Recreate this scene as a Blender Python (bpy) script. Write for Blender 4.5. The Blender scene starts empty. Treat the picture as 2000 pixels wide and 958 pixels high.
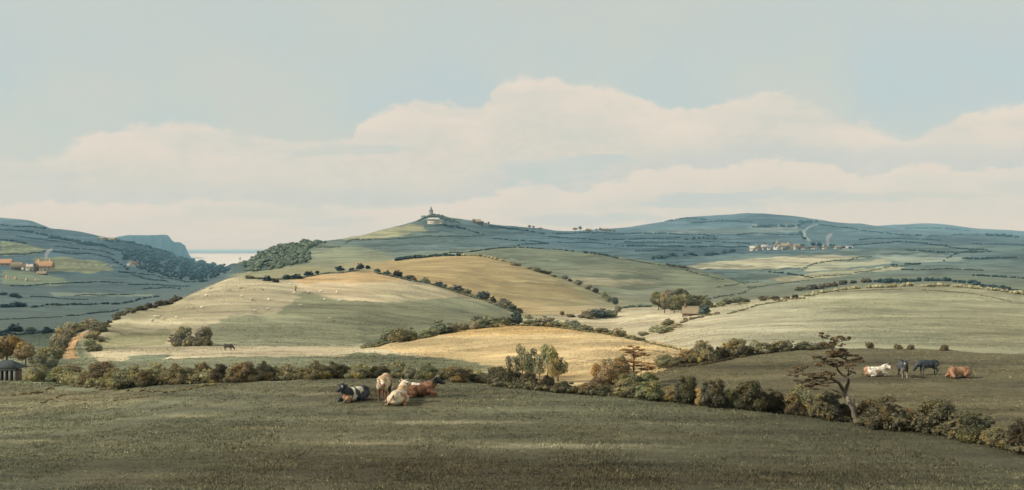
import bpy, math, random
import numpy as np

# ---------------------------------------------------------------- camera, world, sun, exposure
SC = bpy.context.scene
COL = SC.collection
F = 2000.0          # focal length in pixels of the 2000 px wide photograph
HOR = 484.0         # row of the true horizon
SUN_EL, SUN_AZ = math.radians(33), math.radians(-106)   # azimuth from +Y (view axis), negative = left

cd = bpy.data.cameras.new('camera'); cam = bpy.data.objects.new('camera', cd); COL.objects.link(cam)
cd.sensor_width = 36; cd.lens = 36.0; cd.shift_y = (HOR - 479.0) / 2000.0
cd.clip_start = 0.5; cd.clip_end = 120000
cam.location = (0, 0, 0); cam.rotation_euler = (math.radians(90), 0, 0)
SC.camera = cam
SC.view_settings.view_transform = 'Standard'; SC.view_settings.look = 'None'
SC.view_settings.exposure = 0.62; SC.view_settings.gamma = 1; SC.view_settings.use_curve_mapping = False
SC.cycles.use_denoising = True
SC.cycles.max_bounces = 4; SC.cycles.diffuse_bounces = 2; SC.cycles.transparent_max_bounces = 8
SC.cycles.volume_bounces = 0

sl = bpy.data.lights.new('sun', 'SUN'); sl.energy = 3.0; sl.angle = math.radians(0.6); sl.color = (1.0, 0.92, 0.80)
so = bpy.data.objects.new('sun', sl); COL.objects.link(so)
sd = (math.sin(SUN_AZ) * math.cos(SUN_EL), math.cos(SUN_AZ) * math.cos(SUN_EL), math.sin(SUN_EL))
from mathutils import Vector, Matrix
so.rotation_euler = Vector(sd).to_track_quat('Z', 'Y').to_euler()

def lin(c):
    out = []
    for v in c[:3]:
        v /= 255.0
        out.append(v / 12.92 if v <= 0.04045 else ((v + 0.055) / 1.055) ** 2.4)
    return tuple(out)

W = bpy.data.worlds.new('World'); SC.world = W; W.use_nodes = True
wt = W.node_tree; wt.nodes.clear()
def N(t, typ, **kw):
    n = t.nodes.new(typ)
    for k, v in kw.items():
        if k.startswith('i_'):
            n.inputs[k[2:].replace('_', ' ')].default_value = v
        else: setattr(n, k, v)
    return n
def M(t, op, a, b=None, c=None, clamp=False):
    n = t.nodes.new('ShaderNodeMath'); n.operation = op; n.use_clamp = clamp
    for i, v in enumerate((a, b, c)):
        if v is None: continue
        if isinstance(v, (int, float)): n.inputs[i].default_value = v
        else: t.links.new(v, n.inputs[i])
    return n.outputs[0]
def MIX(t, fac, a, b, mode='MIX'):
    n = t.nodes.new('ShaderNodeMix'); n.data_type = 'RGBA'; n.blend_type = mode
    for i, v in ((0, fac), (6, a), (7, b)):
        if isinstance(v, (int, float)): n.inputs[i].default_value = v
        elif isinstance(v, tuple): n.inputs[i].default_value = (v + (1,))[:4]
        else: t.links.new(v, n.inputs[i])
    return n.outputs[2]
def SS(t, v, a, b):
    n = t.nodes.new('ShaderNodeMapRange'); n.interpolation_type = 'SMOOTHSTEP'
    t.links.new(v, n.inputs[0]); n.inputs[1].default_value = a; n.inputs[2].default_value = b
    return n.outputs[0]
def NOISE(t, vec, scale, detail=4, rough=0.5):
    n = t.nodes.new('ShaderNodeTexNoise'); n.inputs['Scale'].default_value = scale
    n.inputs['Detail'].default_value = detail; n.inputs['Roughness'].default_value = rough
    t.links.new(vec, n.inputs['Vector']); return n.outputs['Fac']
def VMUL(t, vec, s):
    n = t.nodes.new('ShaderNodeVectorMath'); n.operation = 'MULTIPLY'
    t.links.new(vec, n.inputs[0]); n.inputs[1].default_value = s; return n.outputs[0]

def build_world():
    t = wt
    tc = N(t, 'ShaderNodeTexCoord'); sx = N(t, 'ShaderNodeSeparateXYZ'); t.links.new(tc.outputs['Generated'], sx.inputs[0])
    X, Y, Z = sx.outputs
    sky = N(t, 'ShaderNodeTexSky', sky_type='NISHITA', sun_disc=False, sun_elevation=SUN_EL, sun_rotation=SUN_AZ,
            altitude=100, air_density=1.0, dust_density=2.5, ozone_density=1.2)
    # directions: azimuth (rad) and tangent of the elevation
    az = M(t, 'ARCTAN2', X, Y)
    hr = M(t, 'SQRT', M(t, 'ADD', M(t, 'MULTIPLY', X, X), M(t, 'MULTIPLY', Y, Y)))
    te = M(t, 'DIVIDE', Z, M(t, 'MAXIMUM', hr, 0.001))
    cmb = N(t, 'ShaderNodeCombineXYZ'); t.links.new(az, cmb.inputs[0]); t.links.new(te, cmb.inputs[1])
    p = cmb.outputs[0]
    n1 = NOISE(t, VMUL(t, p, (14, 22, 1)), 1.0, 7, 0.6)
    n2 = NOISE(t, VMUL(t, p, (5, 26, 1)), 1.0, 6, 0.6)
    n3 = NOISE(t, VMUL(t, p, (2.2, 9, 1)), 1.0, 5, 0.55)
    nf = NOISE(t, VMUL(t, p, (60, 90, 1)), 1.0, 6, 0.65)
    def curve(pts):
        fc = t.nodes.new('ShaderNodeFloatCurve')
        u01 = M(t, 'DIVIDE', M(t, 'ADD', az, 0.6), 1.2, clamp=True)
        t.links.new(u01, fc.inputs['Value'])
        cv = fc.mapping.curves[0]
        pp = []
        for u, v in pts:
            a = math.atan((u - 1000) / F); tt = (HOR - v) / F * math.cos(a)
            pp.append(((a + 0.6) / 1.2, tt * 2.0))
        cv.points[0].location = (0, pp[0][1]); cv.points[1].location = (1, pp[-1][1])
        for q in pp: cv.points.new(*q)
        fc.mapping.update()
        return M(t, 'DIVIDE', fc.outputs[0], 2.0)
    top = curve([(0,312),(60,312),(105,300),(125,275),(165,258),(230,245),(330,236),(420,242),(500,262),(570,273),(640,276),(684,268),(694,246),(722,222),(770,210),(850,197),(900,201),(930,206),(955,188),(985,158),(1020,150),(1090,150),(1150,166),(1200,180),(1260,196),(1300,207),(1350,205),(1400,196),(1460,188),(1520,187),(1580,200),(1630,220),(1690,243),(1740,262),(1790,266),(1850,240),(1900,218),(1960,208),(2000,206)])
    wob = M(t, 'MULTIPLY', M(t, 'SUBTRACT', n1, 0.5), 0.034)
    wob2 = M(t, 'MULTIPLY', M(t, 'SUBTRACT', nf, 0.5), 0.018)
    d = M(t, 'SUBTRACT', M(t, 'ADD', M(t, 'ADD', top, wob), wob2), te)     # > 0 inside the bank
    cl = SS(t, d, -0.0025, 0.006)
    # soft blue gaps below the cloud tops (ellipses in direction space)
    def gap(u, v, ru, rv, s, soft=0.5):
        a = math.atan((u - 1000) / F); tt = (HOR - v) / F * math.cos(a)
        dx = M(t, 'DIVIDE', M(t, 'SUBTRACT', M(t,'ADD',az, M(t,'MULTIPLY',M(t,'SUBTRACT',n1,0.5),0.22)), a), ru / F)
        dy = M(t, 'DIVIDE', M(t, 'SUBTRACT', M(t,'ADD',te, M(t,'MULTIPLY',M(t,'SUBTRACT',n2,0.5),0.05)), tt), rv / F)
        r = M(t, 'ADD', M(t, 'MULTIPLY', dx, dx), M(t, 'MULTIPLY', dy, dy))
        return M(t, 'MULTIPLY', SS(t, r, 1.25, 1.0 - soft), s)
    gaps = None
    for g in [(1150,316,120,9,.7,.9),(1080,332,90,17,.65,.9),(1050,352,80,9,.5,.9),(680,292,110,14,.7,.5),(680,392,190,16,.55,.8),(500,410,160,12,.5,.9),(1390,395,190,11,.7,.7),(1700,385,240,9,.6,.7),
              (60,290,60,20,.8,.8),(640,425,120,10,.55,.8),(1750,300,170,14,.35,.9),(1130,430,150,16,.6,.8),(1560,392,160,12,.35,.7)]:
        o = gap(*g); gaps = o if gaps is None else M(t, 'MAXIMUM', gaps, o)
    streak = M(t, 'MULTIPLY', SS(t, n2, 0.50, 0.72), M(t, 'MULTIPLY', SS(t, te, 0.16, 0.02), 0.35))
    cov = M(t, 'MULTIPLY', cl, M(t, 'SUBTRACT', 1.0, M(t, 'MAXIMUM', gaps, streak)), clamp=True)
    # blue of the sky: Nishita thinned by high veil
    base = MIX(t, 1.0, sky.outputs[0], (0.10, 0.10, 0.10), 'MULTIPLY')
    veil = M(t, 'ADD', 0.90, M(t, 'MULTIPLY', M(t, 'SUBTRACT', n3, 0.5), 0.3), clamp=True)
    n4 = NOISE(t, VMUL(t, p, (4, 5, 1)), 1.0, 6, 0.6)
    vc = MIX(t, SS(t, n4, 0.35, 0.68), SKYVEIL, SKYGREY)
    vc = MIX(t, SS(t, te, 0.14, 0.30), vc, SKYGREY)
    blue = MIX(t, veil, base, vc)
    blue = MIX(t, M(t, 'MULTIPLY', SS(t, nf, 0.3, 0.7), 0.10), blue, CL_GREY)
    # cloud body: warm cream tops, slightly greyer inside
    inner = SS(t, M(t, 'ADD', d, M(t, 'MULTIPLY', M(t, 'SUBTRACT', n1, 0.5), 0.08)), 0.0, 0.055)
    cc = MIX(t, inner, CL_TOP, CL_LOW)
    cc = MIX(t, SS(t, n2, 0.35, 0.75), cc, CL_GREY)
    cc = MIX(t, M(t, 'MULTIPLY', SS(t, nf, 0.35, 0.65), 0.35), cc, CL_TOP)
    # a nearer row of cloud tops standing before the bank, with cooler air above it
    top2 = curve([(0,400),(120,392),(260,400),(420,392),(560,401),(700,396),(840,402),(930,385),(1000,362),(1060,357),(1120,374),(1165,354),(1220,345),(1300,331),(1400,322),(1500,311),(1580,318),(1680,334),(1800,322),(1900,330),(2000,318)])
    d2 = M(t, 'SUBTRACT', M(t, 'ADD', M(t, 'ADD', top2, wob), wob2), te)
    above = M(t, 'MULTIPLY', SS(t, d2, -0.030, -0.001), SS(t, d2, 0.004, -0.001))
    cc = MIX(t, M(t, 'MULTIPLY', above, 0.40), cc, CL_COOL)
    edge2 = M(t, 'MULTIPLY', SS(t, d2, -0.001, 0.004), SS(t, d2, 0.030, 0.004))
    cc = MIX(t, M(t, 'MULTIPLY', edge2, 0.6), cc, CL_TOP)
    lowc = MIX(t, SS(t, te, 0.055, 0.0), cc, CL_HOR)
    col = MIX(t, cov, blue, lowc)
    bg = N(t, 'ShaderNodeBackground'); t.links.new(col, bg.inputs[0]); bg.inputs[1].default_value = 1.0
    out = N(t, 'ShaderNodeOutputWorld'); t.links.new(bg.outputs[0], out.inputs[0])
K = 2 ** -0.62
def ev(c, k=1.0): return tuple(x * K * k for x in lin(c))
SKYVEIL = ev((189, 205, 206)); SKYGREY = ev((206, 209, 198))
CL_COOL = ev((190, 201, 203)); CL_TOP = ev((230, 219, 204)); CL_LOW = ev((213, 210, 197)); CL_GREY = ev((203, 206, 198)); CL_HOR = ev((221, 213, 198))
build_world()

# ---------------------------------------------------------------- helpers
def prop(o, label=None, cat=None, group=None, kind=None):
    if label: o['label'] = label
    if cat: o['category'] = cat
    if group: o['group'] = group
    if kind: o['kind'] = kind
    return o
def link(name, me, parent=None, loc=None, rot=None, scale=None, color=None):
    o = bpy.data.objects.new(name, me); COL.objects.link(o)
    if parent: o.parent = parent
    if loc is not None: o.location = loc
    if rot is not None: o.rotation_euler = (0, 0, rot) if isinstance(rot, (int, float)) else rot
    if scale is not None: o.scale = (scale,) * 3 if isinstance(scale, (int, float)) else scale
    if color is not None: o.color = tuple(color[:3]) + (1,)
    return o
def mesh_np(name, V, Fc, mats=(), smooth=False, cols=None, midx=None):
    """V (n,3); Fc (m,k) with constant k."""
    V = np.asarray(V, dtype=np.float32); Fc = np.asarray(Fc, dtype=np.int32)
    me = bpy.data.meshes.new(name)
    me.vertices.add(len(V)); me.vertices.foreach_set('co', V.ravel())
    k = Fc.shape[1]
    me.loops.add(Fc.size); me.loops.foreach_set('vertex_index', Fc.ravel())
    me.polygons.add(len(Fc)); me.polygons.foreach_set('loop_start', np.arange(0, Fc.size, k, dtype=np.int32))
    if smooth: me.polygons.foreach_set('use_smooth', np.ones(len(Fc), dtype=bool))
    if midx is not None: me.polygons.foreach_set('material_index', np.asarray(midx, dtype=np.int32))
    for m in mats: me.materials.append(m)
    me.update(calc_edges=True)
    if cols is not None:
        at = me.attributes.new('Col', 'FLOAT_COLOR', 'POINT')
        c4 = np.ones((len(V), 4), dtype=np.float32); c4[:, :3] = cols
        at.data.foreach_set('color', c4.ravel())
    return me

# materials
def mat(name):
    m = bpy.data.materials.new(name); m.use_nodes = True
    b = m.node_tree.nodes['Principled BSDF']; b.inputs['Roughness'].default_value = 0.9
    b.inputs['Specular IOR Level'].default_value = 0.15
    return m, m.node_tree, b
def plain(name, c, rough=0.85, spec=0.2, var=0.15, scale=3.0):
    m, t, b = mat(name); b.inputs['Roughness'].default_value = rough; b.inputs['Specular IOR Level'].default_value = spec
    tc = N(t, 'ShaderNodeTexCoord'); n = NOISE(t, tc.outputs['Object'], scale, 5, 0.6)
    a = tuple(x * (1 - var) for x in c); d = tuple(min(1, x * (1 + var)) for x in c)
    t.links.new(MIX(t, n, a, d), b.inputs['Base Color']); return m
def ground_mat():
    m, t, b = mat('ground_fields')
    at = N(t, 'ShaderNodeAttribute', attribute_name='Col')
    g = N(t, 'ShaderNodeNewGeometry')
    P = g.outputs['Position']
    a = NOISE(t, VMUL(t, P, (0.035, 0.16, 0.1)), 1.0, 6, 0.62)
    c = NOISE(t, VMUL(t, P, (0.7, 1.6, 1.0)), 1.0, 5, 0.65)
    e = NOISE(t, VMUL(t, P, (5, 7, 5)), 1.0, 3, 0.6)
    k = M(t, 'ADD', M(t, 'MULTIPLY', a, 0.75), M(t, 'ADD', M(t, 'MULTIPLY', c, 0.55), M(t, 'MULTIPLY', e, 0.30)))
    k = M(t, 'ADD', M(t, 'MULTIPLY', M(t, 'SUBTRACT', k, 0.80), 2.1), 1.0)
    n = N(t, 'ShaderNodeVectorMath', operation='SCALE'); t.links.new(at.outputs['Color'], n.inputs[0]); t.links.new(k, n.inputs['Scale'])
    w = NOISE(t, VMUL(t, P, (0.12, 0.3, 0.1)), 1.0, 4, 0.6)
    col = MIX(t, M(t, 'MULTIPLY', SS(t, w, 0.45, 0.75), 0.28), n.outputs[0], MIX(t, 1.0, n.outputs[0], (1.25, 1.0, 0.78), 'MULTIPLY'))
    t.links.new(col, b.inputs['Base Color'])
    bp = N(t, 'ShaderNodeBump'); bp.inputs['Strength'].default_value = 0.5; bp.inputs['Distance'].default_value = 0.15
    t.links.new(M(t, 'ADD', c, M(t,'MULTIPLY', e, .4)), bp.inputs['Height']); t.links.new(bp.outputs[0], b.inputs['Normal'])
    return m
def leaf_mat():
    """foliage: colour of the plant comes from the object, leaf to leaf variation from noise."""
    m, t, b = mat('foliage'); b.inputs['Roughness'].default_value = 0.75
    oi = N(t, 'ShaderNodeObjectInfo'); g = N(t, 'ShaderNodeNewGeometry'); tc = N(t, 'ShaderNodeTexCoord')
    r = M(t, 'ADD', 0.62, M(t, 'MULTIPLY', g.outputs['Random Per Island'], 0.86))
    n = N(t, 'ShaderNodeVectorMath', operation='SCALE'); t.links.new(oi.outputs['Color'], n.inputs[0]); t.links.new(r, n.inputs['Scale'])
    nn = NOISE(t, tc.outputs['Object'], 2.3, 3, 0.5)
    col = MIX(t, SS(t, nn, 0.42, 0.70), n.outputs[0], MIX(t, 1.0, n.outputs[0], (1.5, 1.25, 0.75), 'MULTIPLY'))
    t.links.new(col, b.inputs['Base Color'])
    tr = N(t, 'ShaderNodeBsdfTranslucent'); t.links.new(col, tr.inputs[0])
    mx = N(t, 'ShaderNodeMixShader'); mx.inputs[0].default_value = 0.22
    t.links.new(b.outputs[0], mx.inputs[1]); t.links.new(tr.outputs[0], mx.inputs[2])
    t.links.new(mx.outputs[0], t.nodes['Material Output'].inputs[0])
    return m
def attr_mat(name, rough=0.8):
    m, t, b = mat(name); b.inputs['Roughness'].default_value = rough
    at = N(t, 'ShaderNodeAttribute', attribute_name='Col'); t.links.new(at.outputs['Color'], b.inputs['Base Color']); return m
GROUND = ground_mat(); LEAF = leaf_mat(); HIDE = attr_mat('hide', 0.7); GRASS = attr_mat('grass_blades', 0.8)
BARK = plain('bark', (0.10, 0.075, 0.055), var=0.35, scale=6)
PALEBARK = plain('pale_bark', (0.22, 0.19, 0.14), var=0.3, scale=6)
# ---------------------------------------------------------------- terrain, from contour lines (u, v, distance)
LINES = [
 [(0,957,30),(2000,957,30)],
 [(0,872,42),(700,865,41),(1200,868,41),(1670,880,42),(2000,925,38)],
 [(0,815,70),(300,800,62),(700,785,55),(1000,790,54),(1200,800,53),(1670,848,50),(2000,905,42)],
 [(0,745,130),(100,762,105),(200,765,92),(300,752,88),(400,748,84),(500,745,80),(700,739,76),(900,745,72),(1000,757,68),(1200,775,62),(1400,792,58),(1600,815,56),(1670,825,55),(1800,838,52),(1900,860,49),(2000,885,46)],
 [(0,735,150),(200,752,112),(400,742,105),(700,735,98),(900,742,90),(1000,752,85),(1100,752,88),(1200,765,75),(1400,775,68),(1600,795,66),(1800,815,62),(2000,855,56)],
 [(0,715,180),(200,722,140),(400,718,140),(700,712,135),(900,722,120),(1000,735,108),(1100,738,110),(1200,745,90),(1300,735,84),(1400,740,82),(1600,740,80),(1800,738,80),(2000,745,78)],
 [(0,700,215),(200,697,185),(400,692,180),(700,690,180),(800,698,165),(900,708,150),(1000,712,140),(1100,715,135),(1150,728,110),(1200,733,98),(1250,726,96),(1300,718,95),(1400,704,96),(1500,687,100),(1600,681,103),(1700,680,105),(1850,683,104),(2000,692,100)],
 [(0,690,235),(200,688,200),(400,684,198),(700,684,195),(900,690,180),(1000,695,165),(1100,700,155),(1150,715,128),(1200,722,118),(1300,712,115),(1400,712,125),(1500,705,140),(1700,700,150),(2000,712,150)],
 [(0,682,255),(150,686,225),(200,684,222),(450,677,218),(600,678,215),(700,681,215),(760,672,222),(850,651,232),(950,635,240),(1000,633,240),(1080,634,238),(1150,641,230),(1200,650,220),(1250,662,205),(1300,674,185),(1340,682,175),(1400,690,165),(1500,692,170),(2000,700,175)],
 [(0,672,280),(150,678,240),(450,664,240),(700,670,245),(760,668,262),(850,668,280),(950,660,300),(1000,655,310),(1100,652,310),(1200,662,290),(1300,675,240),(1400,678,205),(1500,676,205),(1700,672,205),(2000,685,200)],
 [(0,655,320),(150,662,255),(200,655,248),(300,632,280),(450,605,310),(600,600,320),(700,600,330),(800,608,340),(900,620,350),(1000,640,350),(1100,634,360),(1200,640,350),(1300,643,300),(1400,640,270),(1500,628,275),(1700,615,290),(2000,628,290)],
 [(0,650,340),(100,650,310),(150,652,280),(180,645,268),(200,637,268),(250,612,300),(300,600,330),(330,594,350),(390,568,385),(440,547,400),(480,541,410),(520,548,395),(580,543,420),(620,536,440),(700,527,460),(740,532,460),(800,546,450),(860,562,440),(950,588,420),(1000,610,400),(1050,614,395),(1100,613,400),(1150,608,410),(1200,603,430),(1300,598,450),(1400,603,380),(1500,589,390),(1560,580,400),(1640,566,410),(1700,560,415),(1850,556,420),(2000,572,410)],
 [(0,642,380),(150,665,360),(200,655,380),(300,622,470),(390,585,540),(440,560,520),(480,548,450),(520,548,430),(600,538,460),(700,529,490),(740,531,485),(800,545,470),(860,561,460),(950,589,438),(1000,612,425),(1100,611,425),(1200,602,455),(1300,597,475),(1400,606,430),(1500,598,470),(1600,588,520),(1700,583,540),(2000,590,540)],
 [(0,600,600),(200,606,620),(300,590,700),(390,568,800),(440,552,800),(480,540,600),(520,538,560),(600,530,560),(700,524,550),(750,524,520),(800,530,510),(900,548,495),(1000,585,470),(1100,598,460),(1200,596,490),(1300,588,540),(1400,594,500),(1500,580,560),(1600,566,640),(1700,556,690),(1850,552,700),(2000,560,680)],
 [(0,560,820),(200,572,850),(300,565,1000),(390,554,1080),(440,541,1200),(480,533,700),(520,528,660),(600,520,640),(700,512,620),(780,508,610),(860,501,600),(940,502,600),(1000,514,590),(1050,529,575),(1100,546,560),(1150,566,545),(1200,588,530),(1300,575,600),(1400,570,620),(1500,563,680),(1600,552,730),(1700,547,760),(1850,546,770),(2000,553,760)],
 [(0,530,1000),(200,542,1130),(300,545,1350),(390,540,1600),(440,530,1900),(480,526,850),(520,515,830),(600,506,780),(700,502,740),(780,508,700),(860,507,700),(940,508,700),(1000,520,680),(1050,533,660),(1100,548,640),(1150,560,620),(1200,575,600),(1300,560,700),(1400,560,700),(1500,553,760),(1600,545,820),(1700,540,880),(1850,538,900),(2000,543,900)],
 [(0,502,1350),(200,518,1500),(300,524,1800),(390,528,2200),(440,524,2600),(465,519,1200),(480,510,1100),(510,495,1080),(540,483,1050),(600,472,1020),(700,480,1000),(780,494,930),(860,492,900),(940,487,900),(1000,482,900),(1100,489,880),(1200,500,860),(1300,514,840),(1400,535,820),(1440,548,800),(1480,556,800),(1500,545,850),(1600,530,950),(1700,522,1050),(1850,520,1100),(2000,522,1100)],
 [(0,480,1750),(200,498,1850),(300,508,2300),(390,519,3000),(440,522,3600),(480,515,1400),(540,497,1350),(600,486,1300),(700,478,1250),(780,485,1200),(860,488,1150),(940,490,1150),(1000,494,1150),(1100,503,1150),(1200,514,1150),(1300,522,1150),(1400,528,1050),(1480,535,1000),(1600,515,1200),(1700,508,1350),(1850,500,1500),(2000,502,1500)],
 [(0,460,2200),(200,480,2300),(300,497,2900),(350,507,3600),(390,515,4000),(440,522,4400),(480,522,2000),(540,500,1800),(600,478,1600),(700,467,1550),(780,461,1600),(860,462,1650),(940,470,1700),(1000,476,1700),(1200,488,1800),(1400,500,1700),(1500,496,1700),(1600,492,1750),(1700,486,1900),(1850,480,2100),(2000,482,2200)],
 [(0,437,2700),(60,441,2700),(100,447,2750),(150,455,2800),(200,464,2800),(250,471,2900),(300,484,3300),(350,500,3900),(390,512,4500),(440,521,4900),(480,527,2500),(520,505,2300),(560,490,2100),(600,477,2000),(650,469,1950),(700,461,1950),(740,451,1980),(790,439,2000),(815,432,2000),(830,422,2000),(845,418,2000),(862,421,2000),(880,428,2050),(900,431,2100),(950,438,2200),(1000,443,2400),(1100,452,2700),(1200,455,2900),(1300,455,3000),(1400,457,3000),(1500,459,3000),(1700,461,3100),(2000,466,3200)],
 [(0,440,3300),(100,455,3500),(200,480,3700),(250,495,4000),(300,505,4300),(350,512,4800),(390,520,5200),(440,524,5500),(480,530,3500),(560,510,3000),(600,500,2900),(700,480,2800),(840,450,2700),(900,445,2800),(1000,455,3200),(1100,462,3500),(1200,460,3700),(1300,452,3800),(1400,450,3800),(1500,448,3900),(1700,455,4000),(2000,464,4000)],
 [(0,428,4200),(60,431,4200),(100,446,4300),(200,510,4600),(250,520,4900),(480,525,5700),(900,500,5000),(1000,470,4500),(1100,456,4500),(1180,450,4500),(1250,441,4500),(1300,432,4500),(1350,424,4500),(1400,420,4500),(1500,418,4500),(1550,421,4600),(1600,430,4600),(1650,437,4700),(1700,444,4700),(1800,452,4800),(1900,457,4800),(2000,461,4800)],
 [(0,480,6000),(250,520,6000),(900,520,6000),(1100,500,6000),(1300,470,6000),(1500,455,6000),(1700,460,6000),(2000,475,6000)],
 [(0,512,7500),(1300,512,7500),(1600,470,7500),(1650,452,7500),(1700,444,7500),(1750,440,7500),(1810,437,7500),(1850,439,7500),(1900,446,7500),(2000,452,7500),(2200,460,7500)],
 [(0,514,9000),(2000,514,9000)],
]
SEA_Z = -85.0
UG = np.arange(-900, 2901, 4.0)
def gs(a, s):
    k = int(3 * s) + 1; w = np.exp(-0.5 * (np.arange(-k, k + 1) / s) ** 2); w /= w.sum()
    return np.convolve(np.pad(a, k, mode='edge'), w, mode='valid')
LD, LZ = [], []
for i, L in enumerate(LINES):
    L = np.array(L, float)
    d = np.interp(UG, L[:, 0], L[:, 2]); v = np.interp(UG, L[:, 0], L[:, 1])
    s = 5.0 if i < 9 else (2.2 if i < 17 else 1.3)
    d = gs(d, s); v = gs(v, s)
    if LD: d = np.maximum(d, LD[-1] * 1.02)
    LD.append(d); LZ.append(-(v - HOR) / F * d)
# the ground near and behind the camera
LD = [np.full_like(UG, -80.0), np.full_like(UG, 0.0), np.full_like(UG, 14.0)] + LD
LZ = [np.full_like(UG, -1.0), np.full_like(UG, -1.65), np.full_like(UG, -4.0)] + LZ
LD, LZ = np.array(LD), np.array(LZ)
E0 = 100.0
SG = np.linspace(math.log(20.0), math.log(9000 + E0), 3400); DG = np.exp(SG) - E0
def pchip(x, y, xi):
    h = np.diff(x); dl = np.diff(y) / h; d = np.zeros_like(x)
    w1 = 2 * h[1:] + h[:-1]; w2 = h[1:] + 2 * h[:-1]
    ok = dl[1:] * dl[:-1] > 0
    with np.errstate(divide='ignore', invalid='ignore'):
        d[1:-1] = np.where(ok, (w1 + w2) / (w1 / dl[:-1] + w2 / dl[1:]), 0)
    d[0], d[-1] = dl[0], dl[-1]
    k = np.clip(np.searchsorted(x, xi) - 1, 0, len(x) - 2)
    tt = (xi - x[k]) / h[k]
    return (2*tt**3 - 3*tt**2 + 1) * y[k] + (tt**3 - 2*tt**2 + tt) * h[k] * d[k] + (-2*tt**3 + 3*tt**2) * y[k+1] + (tt**3 - tt**2) * h[k] * d[k+1]
TAB = np.stack([pchip(LD[:, j], LZ[:, j], DG) for j in range(len(UG))])      # (u, D)
SEG = np.stack([np.searchsorted(LD[:, j], DG) - 3 for j in range(len(UG))])   # which band a point lies in
rng = np.random.default_rng(7)
NG = [rng.standard_normal((70, 70)) for _ in range(3)]
def vnoise(x, y, g):
    n = g.shape[0]; xi = np.floor(x).astype(int); yi = np.floor(y).astype(int); fx = x - xi; fy = y - yi
    fx = fx*fx*(3-2*fx); fy = fy*fy*(3-2*fy); a = lambda i, j: g[(xi+i) % n, (yi+j) % n]
    return (a(0,0)*(1-fx)+a(1,0)*fx)*(1-fy)+(a(0,1)*(1-fx)+a(1,1)*fx)*fy
def bil(T, ui, si):
    i = np.clip(np.floor(ui).astype(int), 0, T.shape[0]-2); j = np.clip(np.floor(si).astype(int), 0, T.shape[1]-2)
    a = np.clip(ui - i, 0, 1); b = np.clip(si - j, 0, 1)
    return (T[i,j]*(1-a)+T[i+1,j]*a)*(1-b)+(T[i,j+1]*(1-a)+T[i+1,j+1]*a)*b
def height(X, Y):
    X = np.asarray(X, float); Y = np.asarray(Y, float)
    u = np.clip(1000 + F * X / np.maximum(Y, 28.0), UG[0], UG[-1])
    s = (np.log(np.maximum(Y, -79) + E0) - SG[0]) / (SG[1] - SG[0])
    z = bil(TAB, (u - UG[0]) / 4.0, s)
    A = 0.0011 * np.clip(Y, 5, 5000)
    lx = X / np.maximum(Y, 40) * 26; ly = np.log(np.maximum(Y, 20)) * 16
    return z + A * (0.7 * vnoise(lx, ly, NG[0]) + 0.35 * vnoise(lx * 2.7, ly * 2.7, NG[1])) * 0.8
def seg(X, Y):
    u = np.clip(1000 + F * X / np.maximum(Y, 28.0), UG[0], UG[-1])
    i = np.clip(((u - UG[0]) / 4.0 + .5).astype(int), 0, len(UG)-1)
    j = np.clip(((np.log(np.maximum(Y, -79) + E0) - SG[0]) / (SG[1] - SG[0]) + .5).astype(int), 0, len(SG)-1)
    return SEG[i, j]
MARCH = np.exp(np.linspace(math.log(28 ), math.log(8900), 6000))
def ground_at(u, v, dmin=28.0, dmax=9000.0):
    """world point of the first ground along the column u that shows at row v, no nearer than dmin."""
    D = MARCH[(MARCH >= dmin) & (MARCH <= dmax)]
    X = (u - 1000) / F * D; z = height(X, D); vv = HOR - z / D * F
    k = np.nonzero(vv <= v)[0]
    i = k[0] if len(k) else int(np.argmin(vv))
    return Vector((X[i], D[i], z[i]))
def at_d(u, D):
    X = (u - 1000) / F * D; return Vector((X, D, float(height(X, D))))
def crest(u, dmin, dmax):
    D = MARCH[(MARCH >= dmin) & (MARCH <= dmax)]; X = (u - 1000) / F * D; z = height(X, D)
    i = int(np.argmin(HOR - z / D * F)); return Vector((X[i], D[i], z[i]))

# field colours -------------------------------------------------------------
KA = 1.36
WARM = np.array([1.06, 1.0, .90])
def alb(c, k=1.0):
    a = np.array(lin(c)) / KA * k; return a * .86 + a.mean() * .14
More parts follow.
